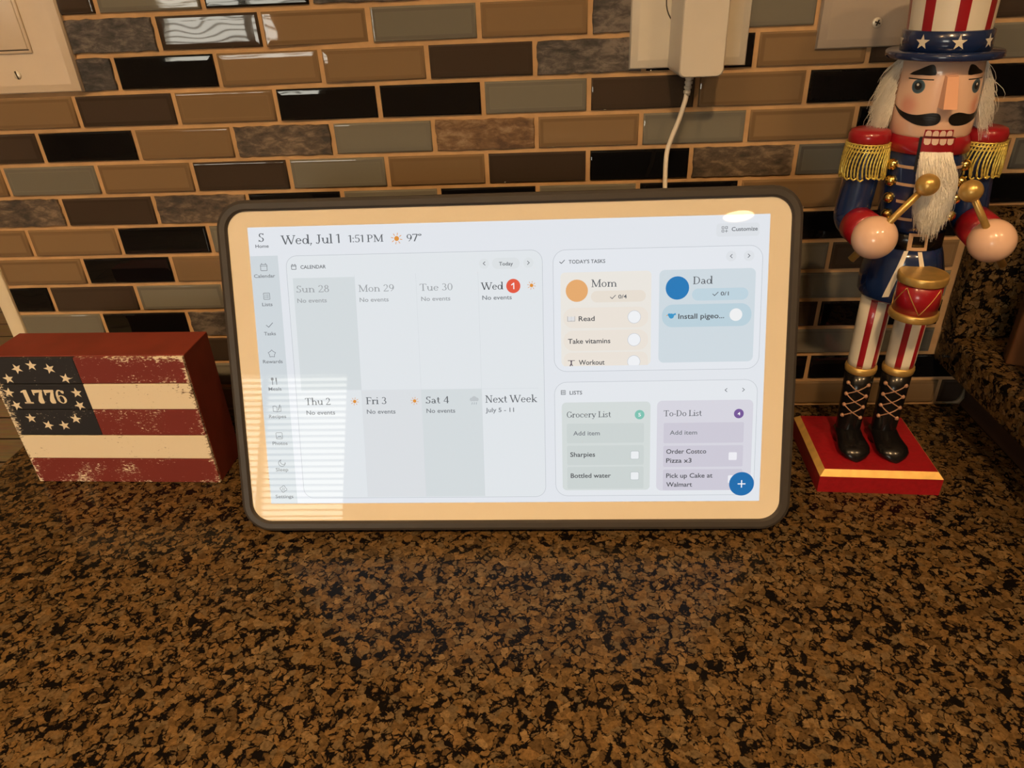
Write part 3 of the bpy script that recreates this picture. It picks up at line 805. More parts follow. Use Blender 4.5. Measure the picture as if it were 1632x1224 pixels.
texts(b, [("TODAY'S TASKS",'n',21.56,23.97,2.89,0.248,'d'),('Mom','s',23.06,24.73,4.47,0.500,'d'),('0/4','n',24.84,25.40,5.26,0.264,'d'),('Read','n',22.19,23.26,6.72,0.340,'k'),
 ('Take vitamins','n',21.46,24.31,8.24,0.343,'k'),('Workout','n',22.18,23.92,9.70,0.347,'k'),('Dad','s',29.77,31.02,4.42,0.497,'d'),('0/1','n',31.57,32.10,5.20,0.262,'d'),
 ('Install pigeo...','n',28.82,31.84,6.70,0.354,'k')], 5)
b.build('tasks_panel', screen)
# lists panel
b = MB()
rr(b, 20.49, 10.87, 34.22, 19.03, .85, ink(227, 231, 236), 1); rring(b, 20.49, 10.87, 34.22, 19.03, .85, .03, LINE, 3)
listicon(b, 21.1, 11.6, .16, 'd', 4); arrow(b, 32.11, 11.59, -1, 4); arrow(b, 33.28, 11.58, 1, 4)
rr(b, 20.99, 12.31, 27.05, 18.61, .3, ink(211, 218, 217), 2)
for v0, v1 in ((13.81, 15.2), (15.38, 16.78), (16.91, 18.5)): rr(b, 21.32, v0, 26.62, v1, .1, ink(203, 211, 210), 3)
for v in (16.09, 17.59): rr(b, 25.7, v - .3, 26.3, v + .3, .1, ink(178, 188, 190), 4); rr(b, 25.73, v - .27, 26.27, v + .27, .08, ink(234, 237, 240), 5)
rr(b, 27.5, 12.27, 33.97, 18.67, .35, ink(214, 213, 223), 2)
for v0, v1 in ((13.83, 15.27), (15.45, 16.97), (17.15, 18.66)): rr(b, 27.96, v0, 33.39, v1, .1, ink(204, 201, 214), 3)
rr(b, 32.42, 15.95, 32.98, 16.51, .08, ink(236, 236, 242), 4)
rr(b, 32.42, 17.6, 32.98, 18.16, .08, ink(236, 236, 242), 4)
ell(b, 26.31, 13.22, .33, ink(126, 194, 178), 4); ell(b, 33.02, 13.23, .33, ink(116, 88, 152), 4)
texts(b, [('LISTS','n',21.54,22.39,11.75,0.264,'d'),('Grocery List','s',21.33,24.36,13.37,0.418,'d'),('5','n',26.22,26.40,13.34,0.244,'w'),('Add item','n',21.76,23.59,14.64,0.314,'m'),
 ('Sharpies','n',21.54,23.26,16.17,0.336,'k'),('Bottled water','n',21.56,24.35,17.70,0.339,'k'),('To-Do List','s',27.96,30.53,13.36,0.415,'d'),('4','n',32.93,33.12,13.35,0.242,'w'),
 ('Add item','n',28.38,30.24,14.66,0.312,'m'),('Order Costco','n',28.16,30.89,16.01,0.333,'k'),('Pizza x3','n',28.16,29.90,16.66,0.335,'k'),('Pick up Cake at','n',28.18,31.36,17.75,0.337,'k'),
 ('Walmart','n',28.19,29.97,18.39,0.339,'k')], 5)
b.build('lists_panel', screen)
b = MB()
ell(b, 33.36, 18.22, .85, ink(24, 108, 172), 6, 40)
seg(b, [(33.13, 18.22), (33.59, 18.22)], .075, ink(245, 246, 248), 7); seg(b, [(33.36, 17.99), (33.36, 18.45)], .075, ink(245, 246, 248), 7)
b.build('add_button', screen)

# ------------------------------------------------------------------ the 1776 block sign
def worn(name, paint, under, amount, sx=14, sz=5, edge=None):
    m, nt, b_ = nodes(name)
    tc = N(nt, 'ShaderNodeTexCoord')
    mp = N(nt, 'ShaderNodeMapping'); mp.inputs['Scale'].default_value = (sx, 10, sz)
    nt.links.new(tc.outputs['Object'], mp.inputs['Vector'])
    nz = N(nt, 'ShaderNodeTexNoise', Scale=62.0, Detail=10.0, Roughness=.76); nt.links.new(mp.outputs[0], nz.inputs['Vector'])
    n2 = N(nt, 'ShaderNodeTexNoise', Scale=40.0, Detail=2.0); nt.links.new(tc.outputs['Object'], n2.inputs['Vector'])
    ad = N(nt, 'ShaderNodeMath', operation='MULTIPLY_ADD'); ad.inputs[1].default_value = .45
    nt.links.new(n2.outputs['Fac'], ad.inputs[0]); nt.links.new(nz.outputs['Fac'], ad.inputs[2])
    last = ad
    if edge:                                   # paint rubbed away toward the rims of the face
        sp = N(nt, 'ShaderNodeSeparateXYZ'); nt.links.new(tc.outputs['Object'], sp.inputs[0])
        for ax, a0, a1, amt in edge:
            mr = N(nt, 'ShaderNodeMapRange'); mr.inputs['From Min'].default_value = a0 * S; mr.inputs['From Max'].default_value = a1 * S
            mr.inputs['To Min'].default_value = 0; mr.inputs['To Max'].default_value = amt
            nt.links.new(sp.outputs[ax], mr.inputs['Value'])
            a2 = N(nt, 'ShaderNodeMath', operation='ADD'); nt.links.new(last.outputs[0], a2.inputs[0]); nt.links.new(mr.outputs[0], a2.inputs[1]); last = a2
    mk = N(nt, 'ShaderNodeMapRange', interpolation_type='SMOOTHSTEP'); mk.inputs['From Min'].default_value = amount; mk.inputs['From Max'].default_value = amount + .03
    nt.links.new(last.outputs[0], mk.inputs['Value'])
    mx = N(nt, 'ShaderNodeMix', data_type='RGBA'); mx.inputs[6].default_value = paint; mx.inputs[7].default_value = under
    nt.links.new(mk.outputs[0], mx.inputs['Factor']); nt.links.new(mx.outputs[2], b_.inputs['Base Color'])
    b_.inputs['Roughness'].default_value = .6
    return m
CREAM = (.88, .81, .66, 1); REDP = (.195, .028, .024, 1); NAVY = (.018, .020, .028, 1)
sides = [('X', 14.8, 15.5, .16), ('X', .6, .0, .16)]
red_w = worn('worn_red_paint', REDP, CREAM, .835, 5, 12, sides + [('Z', 10.6, 11.65, .14), ('Z', .5, 0, .08)])
cream_w = worn('worn_cream_paint', CREAM, (.16, .10, .06, 1), .865, 5, 12, sides)
navy_w = worn('worn_navy_paint', NAVY, CREAM, .885, 5, 13, [('X', .9, .1, .2), ('Z', 11.2, 11.65, .12)])
maroon = plain('brick_red_paint', (.20, .030, .017), rough=.55, vary=.12, scale=40)
sg = thing('block_sign', 'red painted wooden block sign with worn stars and stripes, standing left of the display', 'sign',
           (-36.89, -11.19, 0), (0, 0, math.atan2(-.22, 15.29)))
b = MB(); b.box((0, .25, 0), (15.4, 4.15, 11.6), maroon, bev=.06, smooth=False); b.build('block', sg)
ZB = [0.03, 2.40, 4.64, 7.02, 9.31, 11.58]
fm = [red_w, cream_w, red_w, cream_w, red_w]
for i in range(5):
    z0, z1 = ZB[i] + .04, ZB[i + 1] - .04
    b = MB()
    if i >= 2:
        b.box((0.02, -.02, z0), (6.98, .25, z1), navy_w, bev=.03, smooth=False)
        b.box((7.0, -.02, z0), (15.38, .25, z1), fm[i], bev=.03, smooth=False)
    else:
        b.box((0.02, -.02, z0), (15.38, .25, z1), fm[i], bev=.03, smooth=False)
    o = b.build('plank', sg)
    o['label'] = ['lowest red plank', 'lower cream plank', 'middle plank, navy then red', 'plank with the number, navy then cream', 'top plank, navy then red'][i]
star_m = worn('worn_star_paint', CREAM, NAVY, .95, 10, 10)
def star_poly(cx, cz, r, rot=0):
    return [(cx + (r if i % 2 == 0 else r * .4) * math.sin(i * math.pi / 5 + rot), cz + (r if i % 2 == 0 else r * .4) * math.cos(i * math.pi / 5 + rot)) for i in range(10)]
b = MB()
for k, (x, z) in enumerate([(2.34,10.65),(3.57,10.92),(4.89,10.64),(5.85,9.80),(6.25,8.54),(6.11,7.42),(5.33,6.19),(4.19,5.59),(2.87,5.61),(1.69,6.26),(.99,7.43),(.84,8.59),(1.31,9.79)]):
    pl = star_poly(x, z, .46, (k * 37 % 60 - 30) / 70.0)
    b.add([(q[0], -.032, q[1]) for q in pl] + [(x, -.032, z)], [(i, (i + 1) % 10, 10) for i in range(10)], star_m)
b.build('star_ring', sg)
b = MB()
put = lambda x, z: (x, -.034, z)
for ch, x0, x1 in (('1', 1.83, 2.60), ('7', 2.72, 3.56), ('7', 3.67, 4.46), ('6', 4.40, 5.32)):
    z0, h = 7.60, 1.22
    if ch == '1':
        cx = 2.13
        for pl in ([(cx - .17, z0), (cx + .17, z0), (cx + .17, z0 + h), (cx - .02, z0 + h), (cx - .34, z0 + h * .88), (cx - .34, z0 + h * .8), (cx - .17, z0 + h * .82)], [(cx - .36, z0), (cx + .36, z0), (cx + .36, z0 + .13), (cx - .36, z0 + .13)]):
            b.add([put(*q) for q in pl], [tuple(range(len(pl)))], star_m)
    elif ch == '7':
        w_ = x1 - x0
        tp = [(x0, z0 + h), (x1, z0 + h), (x1, z0 + h - .16), (x0 + .12, z0 + h - .30), (x0 + .10, z0 + h - .48), (x0, z0 + h - .48)]
        b.add([put(*q) for q in tp], [tuple(range(6))], star_m)
        st = [(.88, 1.0, .10), (.74, .72, .13), (.60, .45, .17), (.54, .2, .22), (.56, .06, .2), (.56, 0, .12)]
        vs = []
        for fx, fz, hw in st:
            vs += [put(x0 + fx * w_ - hw, z0 + fz * h), put(x0 + fx * w_ + hw, z0 + fz * h)]
        b.add(vs, [(2 * i, 2 * i + 1, 2 * i + 3, 2 * i + 2) for i in range(len(st) - 1)], star_m)
    else:
        cx = (x0 + x1) / 2 + .02
        vs = []; nn_ = 24
        for i in range(nn_ + 1):
            a = 2 * math.pi * i / nn_
            wd = .07 + .13 * abs(math.cos(a))
            for s_ in (0, -1): vs.append(put(cx + (.37 + s_ * wd) * math.cos(a), z0 + .37 + (.37 + s_ * wd * .8) * math.sin(a)))
        b.add(vs, [(2 * i, 2 * i + 1, 2 * i + 3, 2 * i + 2) for i in range(nn_)], star_m)
        vs = []
        for i in range(13):
            a = math.radians(180 - 150 * i / 12); wd = .22 - .13 * i / 12
            for s_ in (0, -1): vs.append(put(cx + (.37 + s_ * wd) * math.cos(a), z0 + .55 + (.67 + s_ * wd * .8) * math.sin(a)))
        b.add(vs, [(2 * i, 2 * i + 1, 2 * i + 3, 2 * i + 2) for i in range(12)], star_m)
        b.sphere((cx + .24, -.03, z0 + h - .2), .13, star_m, 12, (1, .05, 1))
        b.add([put(cx - .37, z0 + .3), put(cx - .15, z0 + .3), put(cx - .15, z0 + .62), put(cx - .37, z0 + .62)], [(0, 1, 2, 3)], star_m)
b.build('year_number', sg)

# ------------------------------------------------------------------ the nutcracker drummer
NUT = thing('nutcracker', 'wooden drummer nutcracker in a striped top hat and blue coat, on a red base', 'nutcracker',
            (29.82, -8.78, 0), (0, 0, math.radians(-3)))
red = plain('glossy_red_paint', (.31, .008, .017), rough=.28, coat=.5, vary=.06)
redd = plain('base_red_paint', (.29, .008, .014), rough=.4, vary=.12, scale=300, bump=.2)
blue = plain('glossy_navy_paint', (.009, .024, .092), rough=.22, coat=.7, vary=.08)
black = plain('glossy_black_paint', (.006, .0055, .006), rough=.26, coat=.25, spec=.3)
white = plain('ivory_paint', (.78, .73, .62), rough=.3, coat=.4, vary=.02)
flat_black = plain('black_face_paint', (.008, .007, .007), rough=.35)
skin_c = (.86, .58, .43)
gold = plain('gold_paint', (.62, .41, .13), rough=.34, metal=.6, vary=.15, scale=150)
bright_gold = plain('bright_gold_metal', (.95, .70, .22), rough=.16, metal=1.0, vary=.05)
cord_gold = plain('gold_cord', (.95, .78, .20), rough=.28, metal=.6, vary=.25, scale=500)
trim_gold = plain('gold_base_trim', (.80, .50, .14), rough=.4, metal=.25, vary=.12, scale=120, bump=.2)
tan = plain('tan_line_paint', (.60, .40, .25), rough=.45)
tanlace = plain('tan_lace_paint', (.40, .22, .14), rough=.45)
tooth = plain('tooth_paint', (.80, .62, .52), rough=.3, coat=.4)
LX = lambda z: -.05 * max(z - 12, 0)              # the figure leans a little to its right
AY = .5                                            # its axis stands half a centimetre behind the middle of the base
off = lambda z: (LX(z), AY)
NO = (0, 0)
FY = -7.0

skin, nt, b_ = nodes('glossy_skin_paint')
b_.inputs['Roughness'].default_value = .25; b_.inputs['Coat Weight'].default_value = .6; b_.inputs['Coat Roughness'].default_value = .06
tc = N(nt, 'ShaderNodeTexCoord')
last = None
for sgn in (-1, 1):                                # rouge on the two cheeks
    a = math.radians(FY + sgn * 52); cz = 26.95
    d = N(nt, 'ShaderNodeVectorMath', operation='DISTANCE')
    d.inputs[1].default_value = ((LX(27) + 2.33 * math.sin(a)) * S, (AY - 2.33 * math.cos(a)) * S, cz * S)
    nt.links.new(tc.outputs['Object'], d.inputs[0])
    mr = N(nt, 'ShaderNodeMapRange', interpolation_type='SMOOTHSTEP'); mr.inputs['From Min'].default_value = .002; mr.inputs['From Max'].default_value = .0085
    mr.inputs['To Min'].default_value = .55; mr.inputs['To Max'].default_value = 0
    nt.links.new(d.outputs['Value'], mr.inputs['Value'])
    mx = N(nt, 'ShaderNodeMix', data_type='RGBA'); nt.links.new(mr.outputs[0], mx.inputs['Factor'])
    if last: nt.links.new(last.outputs[2], mx.inputs[6])
    else: mx.inputs[6].default_value = (*skin_c, 1)
    mx.inputs[7].default_value = (.72, .22, .16, 1); last = mx
nt.links.new(last.outputs[2], b_.inputs['Base Color'])

def cyl_pt(phi, z, r, c=(0, 0)):
    a = math.radians(phi)
    return Vector((c[0] + LX(z) + r * math.sin(a), AY + c[1] - r * math.cos(a), z))
def decal(mb, poly, rfun, m, offs=.012, sub=3, c=(0, 0)):
    """paint patch: polygon in (phi degrees, z) laid on a round body"""
    q = bmesh.new()
    vs = [q.verts.new((p[0] / 25.0, p[1], 0)) for p in poly]
    for t_ in tessellate_polygon([[v.co for v in vs]]):
        try: q.faces.new([vs[i] for i in t_])
        except ValueError: pass
    for _ in range(sub):
        bmesh.ops.subdivide_edges(q, edges=[e for e in q.edges if e.calc_length() > .12], cuts=1, use_grid_fill=True)
        bmesh.ops.triangulate(q, faces=q.faces[:])
    for v in q.verts:
        ph, z = v.co.x * 25.0, v.co.y
        v.co = cyl_pt(ph, z, (rfun(z) if callable(rfun) else rfun) + offs, c)
    mb.bm(q, m, True)
def smooth_poly(pts, n=4):
    P_ = [Vector(p) for p in pts]; out = []
    for i in range(len(P_)):
        p0, p1, p2, p3 = P_[i - 1], P_[i], P_[(i + 1) % len(P_)], P_[(i + 2) % len(P_)]
        for k in range(n):
            u = k / n
            out.append(tuple(.5 * ((2 * p1) + (p2 - p0) * u + (2 * p0 - 5 * p1 + 4 * p2 - p3) * u * u + (3 * p1 - p0 - 3 * p2 + p3) * u ** 3)))
    return out
def lerp_prof(prof):
    def f(z):
        pr = sorted(prof, key=lambda q: q[1])
        for (r0, z0), (r1, z1) in zip(pr, pr[1:]):
            if z0 <= z <= z1: return r0 + (r1 - r0) * (z - z0) / max(z1 - z0, 1e-6)
        return pr[0][0] if z < pr[0][1] else pr[-1][0]
    return f

# base
b = MB()
b.box((-4.37, -4.11, 0), (4.37, 3.95, 1.46), redd, bev=.03, smooth=False)
base = b.build('base', NUT)
b = MB()
q0 = [(-4.37, -4.11, 1.46), (4.37, -4.11, 1.46), (4.37, 3.95, 1.46), (-4.37, 3.95, 1.46)]
q1 = [(-4.0, -3.75, 1.9), (4.0, -3.75, 1.9), (4.0, 3.58, 1.9), (-4.0, 3.58, 1.9)]
b.add(q0 + q1, [(i, (i + 1) % 4, 4 + (i + 1) % 4, 4 + i) for i in range(4)], trim_gold)
b.add(q1, [(0, 1, 2, 3)], redd)
b.build('base_trim', NUT)

# boots and legs
for s_ in (-1, 1):
    cx, cy = s_ * 1.33 - .05, .5
    b = MB()
    prof = [(.93, 1.92), (.90, 2.6), (.89, 3.4), (.93, 4.6), (.99, 6.4), (1.02, 8.0)]
    b.lathe(prof, black, n=36, c=(cx, cy - .15), off=lambda z: (0, .03 * (z - 2) - .05))
    # foot: rounded toe swelling forward of the ankle
    secs = [(.95, .6, .55), (.75, .9, .9), (.2, .98, 1.55), (-.5, .97, 1.62), (-1.1, 1.0, 1.35), (-1.7, 1.10, 1.2), (-2.25, 1.15, 1.14), (-2.75, 1.04, 1.0), (-3.1, .74, .78), (-3.3, .36, .45), (-3.36, .05, .2)]
    vs = []; n = 22
    for y, w_, h in secs:
        for k in range(n):
            a = 2 * math.pi * k / n
            x = w_ * math.sin(a); zz = .5 * h - .5 * h * math.cos(a)
            if a < .6 or a > 2 * math.pi - .6: zz = min(zz, .03)
            vs.append((cx + x * (1.0 + .0 * y) + s_ * .06 * (-y) * .4, cy + y, 1.9 + zz))
    fs = [(i * n + k, i * n + (k + 1) % n, (i + 1) * n + (k + 1) % n, (i + 1) * n + k) for i in range(len(secs) - 1) for k in range(n)]
    fs += [tuple(range(n)), tuple(range((len(secs) - 1) * n, len(secs) * n))]
    b.add(vs, fs, black, True)
    boot = b.build('boot', NUT)
    b = MB()
    rp_ = lerp_prof(prof)
    def bp_(phi, z, e=.01):
        a = math.radians(phi); r = rp_(z) + e
        return (cx + r * math.sin(a), cy - .15 + .03 * (z - 2) - .05 - r * math.cos(a), z)
    zs = [7.25, 6.3, 5.35, 4.4]
    for i, z in enumerate(zs):
        for sg_, c0 in ((-1, -58), (1, 26)):
            a = math.radians(c0); p = Vector(bp_(c0, z, .0))
            b.sphere(p, .16, tanlace, 12, (1, 1, 1))
    for z0, z1 in zip(zs, zs[1:]):
        for c0, c1 in ((-58, 26), (26, -58)):
            b.tube([bp_(c0 + (c1 - c0) * u / 8, z0 + (z1 - z0) * u / 8, .0) for u in range(9)], .045, tanlace, n=6)
    b.build('laces', boot)
    b = MB()
    b.lathe([(.95, 7.95), (1.08, 8.05), (1.12, 8.3), (1.08, 8.52), (.98, 8.6)], gold, n=36, c=(cx, cy + .0), off=lambda z: (0, 0))
    b.build('boot_cuff', NUT)
    b = MB()
    def leg_mat(phi, k, s_=s_):
        f = (phi - 360 if phi > 180 else phi)
        return red if min(abs(f - c_) for c_ in (-29, 32, 93, 154)) < 11.5 else white
    b.lathe([(.98, 8.5), (1.0, 9.0), (1.03, 12), (1.04, 15.0)], white, n=90, c=(cx, cy), matfn=leg_mat)
    b.build('leg', NUT)

# coat: skirt, belt, chest
b = MB()
skirt = [(2.0, 14.25), (2.5, 14.3), (2.64, 14.5), (2.66, 15.2), (2.58, 16.2), (2.3, 17.4), (2.08, 18.05)]
b.lathe(skirt, blue, n=64, off=off)
chest = [(1.98, 19.0), (2.1, 19.6), (2.2, 21), (2.32, 22.8), (2.38, 23.6), (2.34, 24.05), (2.2, 24.3)]
b.lathe(chest, blue, n=64, off=off)
coat = b.build('coat', NUT)
rs, rc = lerp_prof(skirt), lerp_prof(chest)
b = MB()
for (p0, z0), (p1, z1) in (((-60, 23.40), (-21, 23.38)), ((-56, 22.30), (-24, 22.30)), ((-52, 21.20), (-22, 21.20)), ((-47, 20.10), (-22, 20.10))):
    for mir in (0, 1):
        f = lambda p: p if not mir else 2 * FY - p
        a, c = sorted((f(p0), f(p1)))
        decal(b, [(a, z0 - .1), (c, z0 - .1), (c, z0 + .09), (a, z0 + .09)], rc, tan)
b.build('braid', coat)
for z in (23.42, 22.40, 21.30, 20.20):
    for mir in (0, 1):
        ph = -65 if not mir else 2 * FY + 65
        b = MB(); p = cyl_pt(ph, z, rc(z) + .05); b.sphere(p, .36, bright_gold, 18, (1, 1, 1)); b.build('button', coat)
b = MB()
for pl in ([(-25, 18.0), (-18, 18.05), (-33, 14.9), (-42, 14.75)], [(-3, 18.0), (4, 18.0), (20, 15.0), (12, 15.0)]):
    decal(b, pl, rs, white, offs=.02)
b.build('drum_strap', coat)
b = MB(); b.lathe([(2.02, 18.0), (2.1, 18.03), (2.1, 19.05), (2.02, 19.1)], black, n=64, off=off); belt = b.build('belt', NUT)
b = MB()
o4 = [(-21.5, 18.07), (11.5, 18.07), (9.5, 19.23), (-22.2, 19.23)]; i4 = [(-14.7, 18.3), (5.9, 18.3), (4.4, 19.03), (-14.9, 19.03)]
for k in range(4): decal(b, [o4[k], o4[(k + 1) % 4], i4[(k + 1) % 4], i4[k]], 2.1, tan, offs=.03)
b.build('buckle', belt)
b = MB()
b.lathe([(2.2, 24.15), (2.44, 24.2), (2.40, 24.7), (2.25, 25.15), (1.9, 25.2)], red, n=64, off=off)
b.build('collar', NUT)

# head
hp = [(1.7, 25.02), (2.16, 25.06), (2.29, 25.3), (2.34, 26.2), (2.33, 27.6), (2.30, 28.8), (2.26, 29.5)]
b = MB(); b.lathe(hp, skin, n=72, off=off); head = b.build('head', NUT)
rh = lerp_prof(hp)
nose_m = plain('pink_nose_paint', (.84, .46, .30), rough=.25, coat=.6, vary=.03)
# wedge nose: bridge flush with the brow, tip standing out
b = MB()
def np_(phi, z, r): return cyl_pt(phi, z, r)
A0, A1, B0, B1 = np_(FY - 9, 28.72, 2.28), np_(FY + 9, 28.72, 2.28), np_(FY - 11, 26.95, 2.28), np_(FY + 11, 26.95, 2.28)
fA0, fA1 = np_(FY - 6.5, 28.66, 2.62), np_(FY + 6.5, 28.66, 2.62)
fB0, fB1 = np_(FY - 6.5, 26.98, 3.22), np_(FY + 6.5, 26.98, 3.22)
b.add([A0, A1, B0, B1, fA0, fA1, fB0, fB1], [(4, 5, 7, 6), (0, 4, 6, 2), (1, 3, 7, 5), (0, 1, 5, 4), (2, 6, 7, 3)], nose_m)
b.build('nose', head)
b = MB()
decal(b, smooth_poly([(-66.1, 28.66), (-50.2, 28.99), (-37.1, 29.24), (-31.3, 29.22), (-28.6, 29.01), (-27.7, 28.70), (-44.5, 28.68)], 2), rh, flat_black)
decal(b, smooth_poly([(15.6, 28.70), (15.6, 29.06), (17.7, 29.25), (25.6, 29.19), (34.6, 28.97), (48, 28.73), (28, 28.70)], 2), rh, flat_black)
b.build('eyebrows', head)
b = MB()
for a, c in ((-66, -28.7), (17.8, 50)): decal(b, [(a, 28.42), (c, 28.42), (c, 28.48), (a, 28.48)], rh, flat_black)
b.build('eyelid_lines', head)
iris = plain('grey_blue_iris', (.05, .09, .13), rough=.3, coat=.5); pup = plain('dark_pupil', (.018, .016, .018), rough=.3); glint = plain('white_eye_dot', (.8, .78, .72), rough=.3)
irl = plain('pale_iris_rim', (.10, .17, .22), rough=.3, coat=.5)
for pc in (-48.2, 36.2):
    b = MB()
    for r_, m_, o_, dz in ((.40, irl, .010, 0), (.34, iris, .016, 0), (.22, pup, .022, .02), (.075, glint, .030, .1)):
        pl = [(pc + math.degrees(r_ * .98 * math.cos(2 * math.pi * i / 24) / 2.33) + (-.6 if m_ is glint else 0), 28.05 + dz + r_ * .98 * math.sin(2 * math.pi * i / 24)) for i in range(24)]
        pl = [(p, min(z, 28.42)) for p, z in pl]
        decal(b, pl, rh, m_, offs=o_, sub=2)
    b.build('eye', head)
b = MB()
mL = [(-86, 26.9), (-72.6, 26.66), (-56.3, 26.5), (-42.6, 26.48), (-30.9, 26.58), (-21.5, 26.64), (-14.1, 26.59), (-10.9, 26.40), (-11.3, 26.17), (-15.7, 25.98), (-26.9, 25.89), (-40.0, 25.91), (-54.1, 26.08), (-69.0, 26.34), (-79.8, 26.64)]
decal(b, smooth_poly(mL, 2), rh, flat_black, offs=.03, sub=3)
mR = [(-.0, 26.21), (.8, 26.46), (5.3, 26.6), (12.7, 26.66), (21.6, 26.6), (34, 26.5), (52, 26.62), (72, 26.9), (63, 26.5), (46, 26.15), (30, 25.96), (16, 25.9), (5.4, 25.97)]
decal(b, smooth_poly(mR, 2), rh, flat_black, offs=.03, sub=3)
b.build('moustache', head)
# mouth: red frame and four upper teeth on the head, four lower teeth on the jaw lever
def teeth(mb, z0, z1, rf, up, o_=.03):
    decal(mb, [(-28.5, z0 - .05), (11.8, z0 - .05), (11.2, z1 + .05), (-27.5, z1 + .05)], rf, red, offs=o_)
    for i in range(4):
        a0 = -26.6 + i * 9.4; a1 = a0 + 8.4
        pl = [(a0, z0), (a1, z0), (a1 - .2, z1 - .1), (a1 - 2.2, z1), (a0 + 2.4, z1), (a0 + .4, z1 - .1)]
        if not up: pl = [(p, z0 + z1 - z) for p, z in pl]
        decal(mb, pl, rf, tooth, offs=o_ + .012, sub=2)
b = MB(); teeth(b, 25.32, 25.64, rh, True); b.build('upper_teeth', head)
b = MB()
def jaw_block(z0, z1, p0, p1, r0, r1, m):
    n = 10; vs = []
    for z in (z0, z1):
        for r in (r0, r1):
            for i in range(n): vs.append(cyl_pt(p0 + (p1 - p0) * i / (n - 1), z, r))
    fs = []
    for i in range(n - 1):
        fs += [(n + i, n + i + 1, 3 * n + i + 1, 3 * n + i), (i, i + 1, 2 * n + i + 1, 2 * n + i), (i, i + 1, n + i + 1, n + i), (2 * n + i, 2 * n + i + 1, 3 * n + i + 1, 3 * n + i)]
    fs += [(0, n, 3 * n, 2 * n), (n - 1, 2 * n - 1, 4 * n - 1, 3 * n - 1)]
    b.add(vs, fs, m)
jaw_block(23.2, 25.26, -32.5, 14, 2.0, 2.46, flat_black)
jaw_block(23.4, 25.25, -28.5, 12, 2.3, 2.56, red)
teeth(b, 24.86, 25.22, 2.56, False, .012)
jaw = b.build('jaw', NUT)

# fur: a soft body plus many thin strands, one mesh each
furm = plain('ivory_fur', (.90, .86, .78), rough=.7, vary=.06, scale=200)
def strand(mb, pts, r0, m):
    rr_ = [r0 * (1 - .75 * i / (len(pts) - 1)) for i in range(len(pts))]
    mb.tube(pts, rr_, m, n=3, caps=False)
b = MB()
for k in range(5200):                             # beard hung from the jaw
    u = rnd.uniform(-1, 1) * .9; v_ = rnd.random(); lng = rnd.uniform(.55, 1.0)
    phi = -8.5 + 20 * u
    p0 = cyl_pt(phi, 24.45 - .9 * v_ * lng, 2.58)
    L_ = (4.75 - 1.5 * abs(u) ** 2.2) * lng * rnd.uniform(.85, 1.02)
    if v_ > .93: L_ *= 1.02
    wv = rnd.uniform(-.12, .12); pts = []
    fan = u * rnd.uniform(.05, .30); fw_ = rnd.uniform(.12, .75)
    for i in range(7):
        t_ = i / 6
        pts.append(p0 + Vector((fan * math.sin(2.3 * t_) * 1.15 + wv * math.sin(t_ * 5 + k) + .5 * t_, -fw_ * math.sin(min(t_ * 1.9, 1.57)) * 1.0 + .15 * t_, -L_ * t_)))
    strand(b, pts, .028, furm)
b.build('beard', jaw)
b = MB()
hz = [(2.2, 29.45), (2.4, 29.2), (2.5, 28.3), (2.55, 27), (2.6, 26), (2.6, 25.4), (2.3, 25.2)]
vs = []; n = 30
for r, z in hz:
    for i in range(n + 1): vs.append(cyl_pt(FY + 84 + 192 * i / n, z, r))
b.add(vs, [(k * (n + 1) + i, k * (n + 1) + i + 1, (k + 1) * (n + 1) + i + 1, (k + 1) * (n + 1) + i) for k in range(len(hz) - 1) for i in range(n)], furm, True)
for k in range(6500):                             # hair round the sides and back, under the brim
    ph = FY + 180 + rnd.uniform(-1, 1) * 102
    edge_ = abs(abs(ph - FY - 180) - 108) < 12
    z = rnd.uniform(26.4, 29.4); r0 = 2.3 if z > 29 else 2.45
    p0 = cyl_pt(ph, z, r0); d = (cyl_pt(ph, z, 3) - cyl_pt(ph, z, 2)).normalized()
    tg = Vector((-d.y, d.x, 0)) * rnd.uniform(-.5, .5)
    L_ = min(rnd.uniform(1.3, 2.8), z - 24.95 + rnd.uniform(-.1, .3)); bulge = rnd.uniform(.05, .6) + (.4 if rnd.random() > .93 else 0); fz_ = rnd.uniform(-.1, .1); pts = []
    for i in range(6):
        t_ = i / 5
        pts.append(p0 + d * (bulge * math.sin(t_ * 2.0) + (.30 * t_ * t_) + fz_ * math.sin(5 * t_ + k)) + tg * t_ * .7 + Vector((0, 0, -L_ * t_)))
    strand(b, pts, .026, furm)
b.build('hair', head)

# hat
b = MB()
HC = (LX(30) - .02, AY)
def hat_mat(phi, k):
    f = ((phi + 7) + 22.5) % 45 - 22.5
    return red if abs(f) < 7.6 else white
ho = lambda z: (LX(z), AY)
b.lathe([(2.24, 30.9), (2.24, 31.0), (2.33, 33.6), (2.42, 36.4)], white, n=120, off=ho, matfn=hat_mat)
hat = b.build('hat', NUT)
b = MB(); b.lathe([(2.3, 29.46), (3.08, 29.48), (3.17, 29.56), (3.17, 29.80), (3.11, 29.88), (2.3, 29.9)], blue, n=72, off=ho); b.build('hat_brim', hat)
b = MB(); b.lathe([(2.3, 29.88), (2.44, 29.92), (2.44, 30.94), (2.30, 31.0)], blue, n=72, off=ho)
band = b.build('hat_band', hat)
for k in range(8):
    b = MB(); pc = -7 + 45 * k
    pl = [(pc + math.degrees(x / 2.44), z) for x, z in star_poly(0, 30.42, .42)]
    decal(b, pl, 2.44, white, offs=.015, sub=2); b.build('star', band)

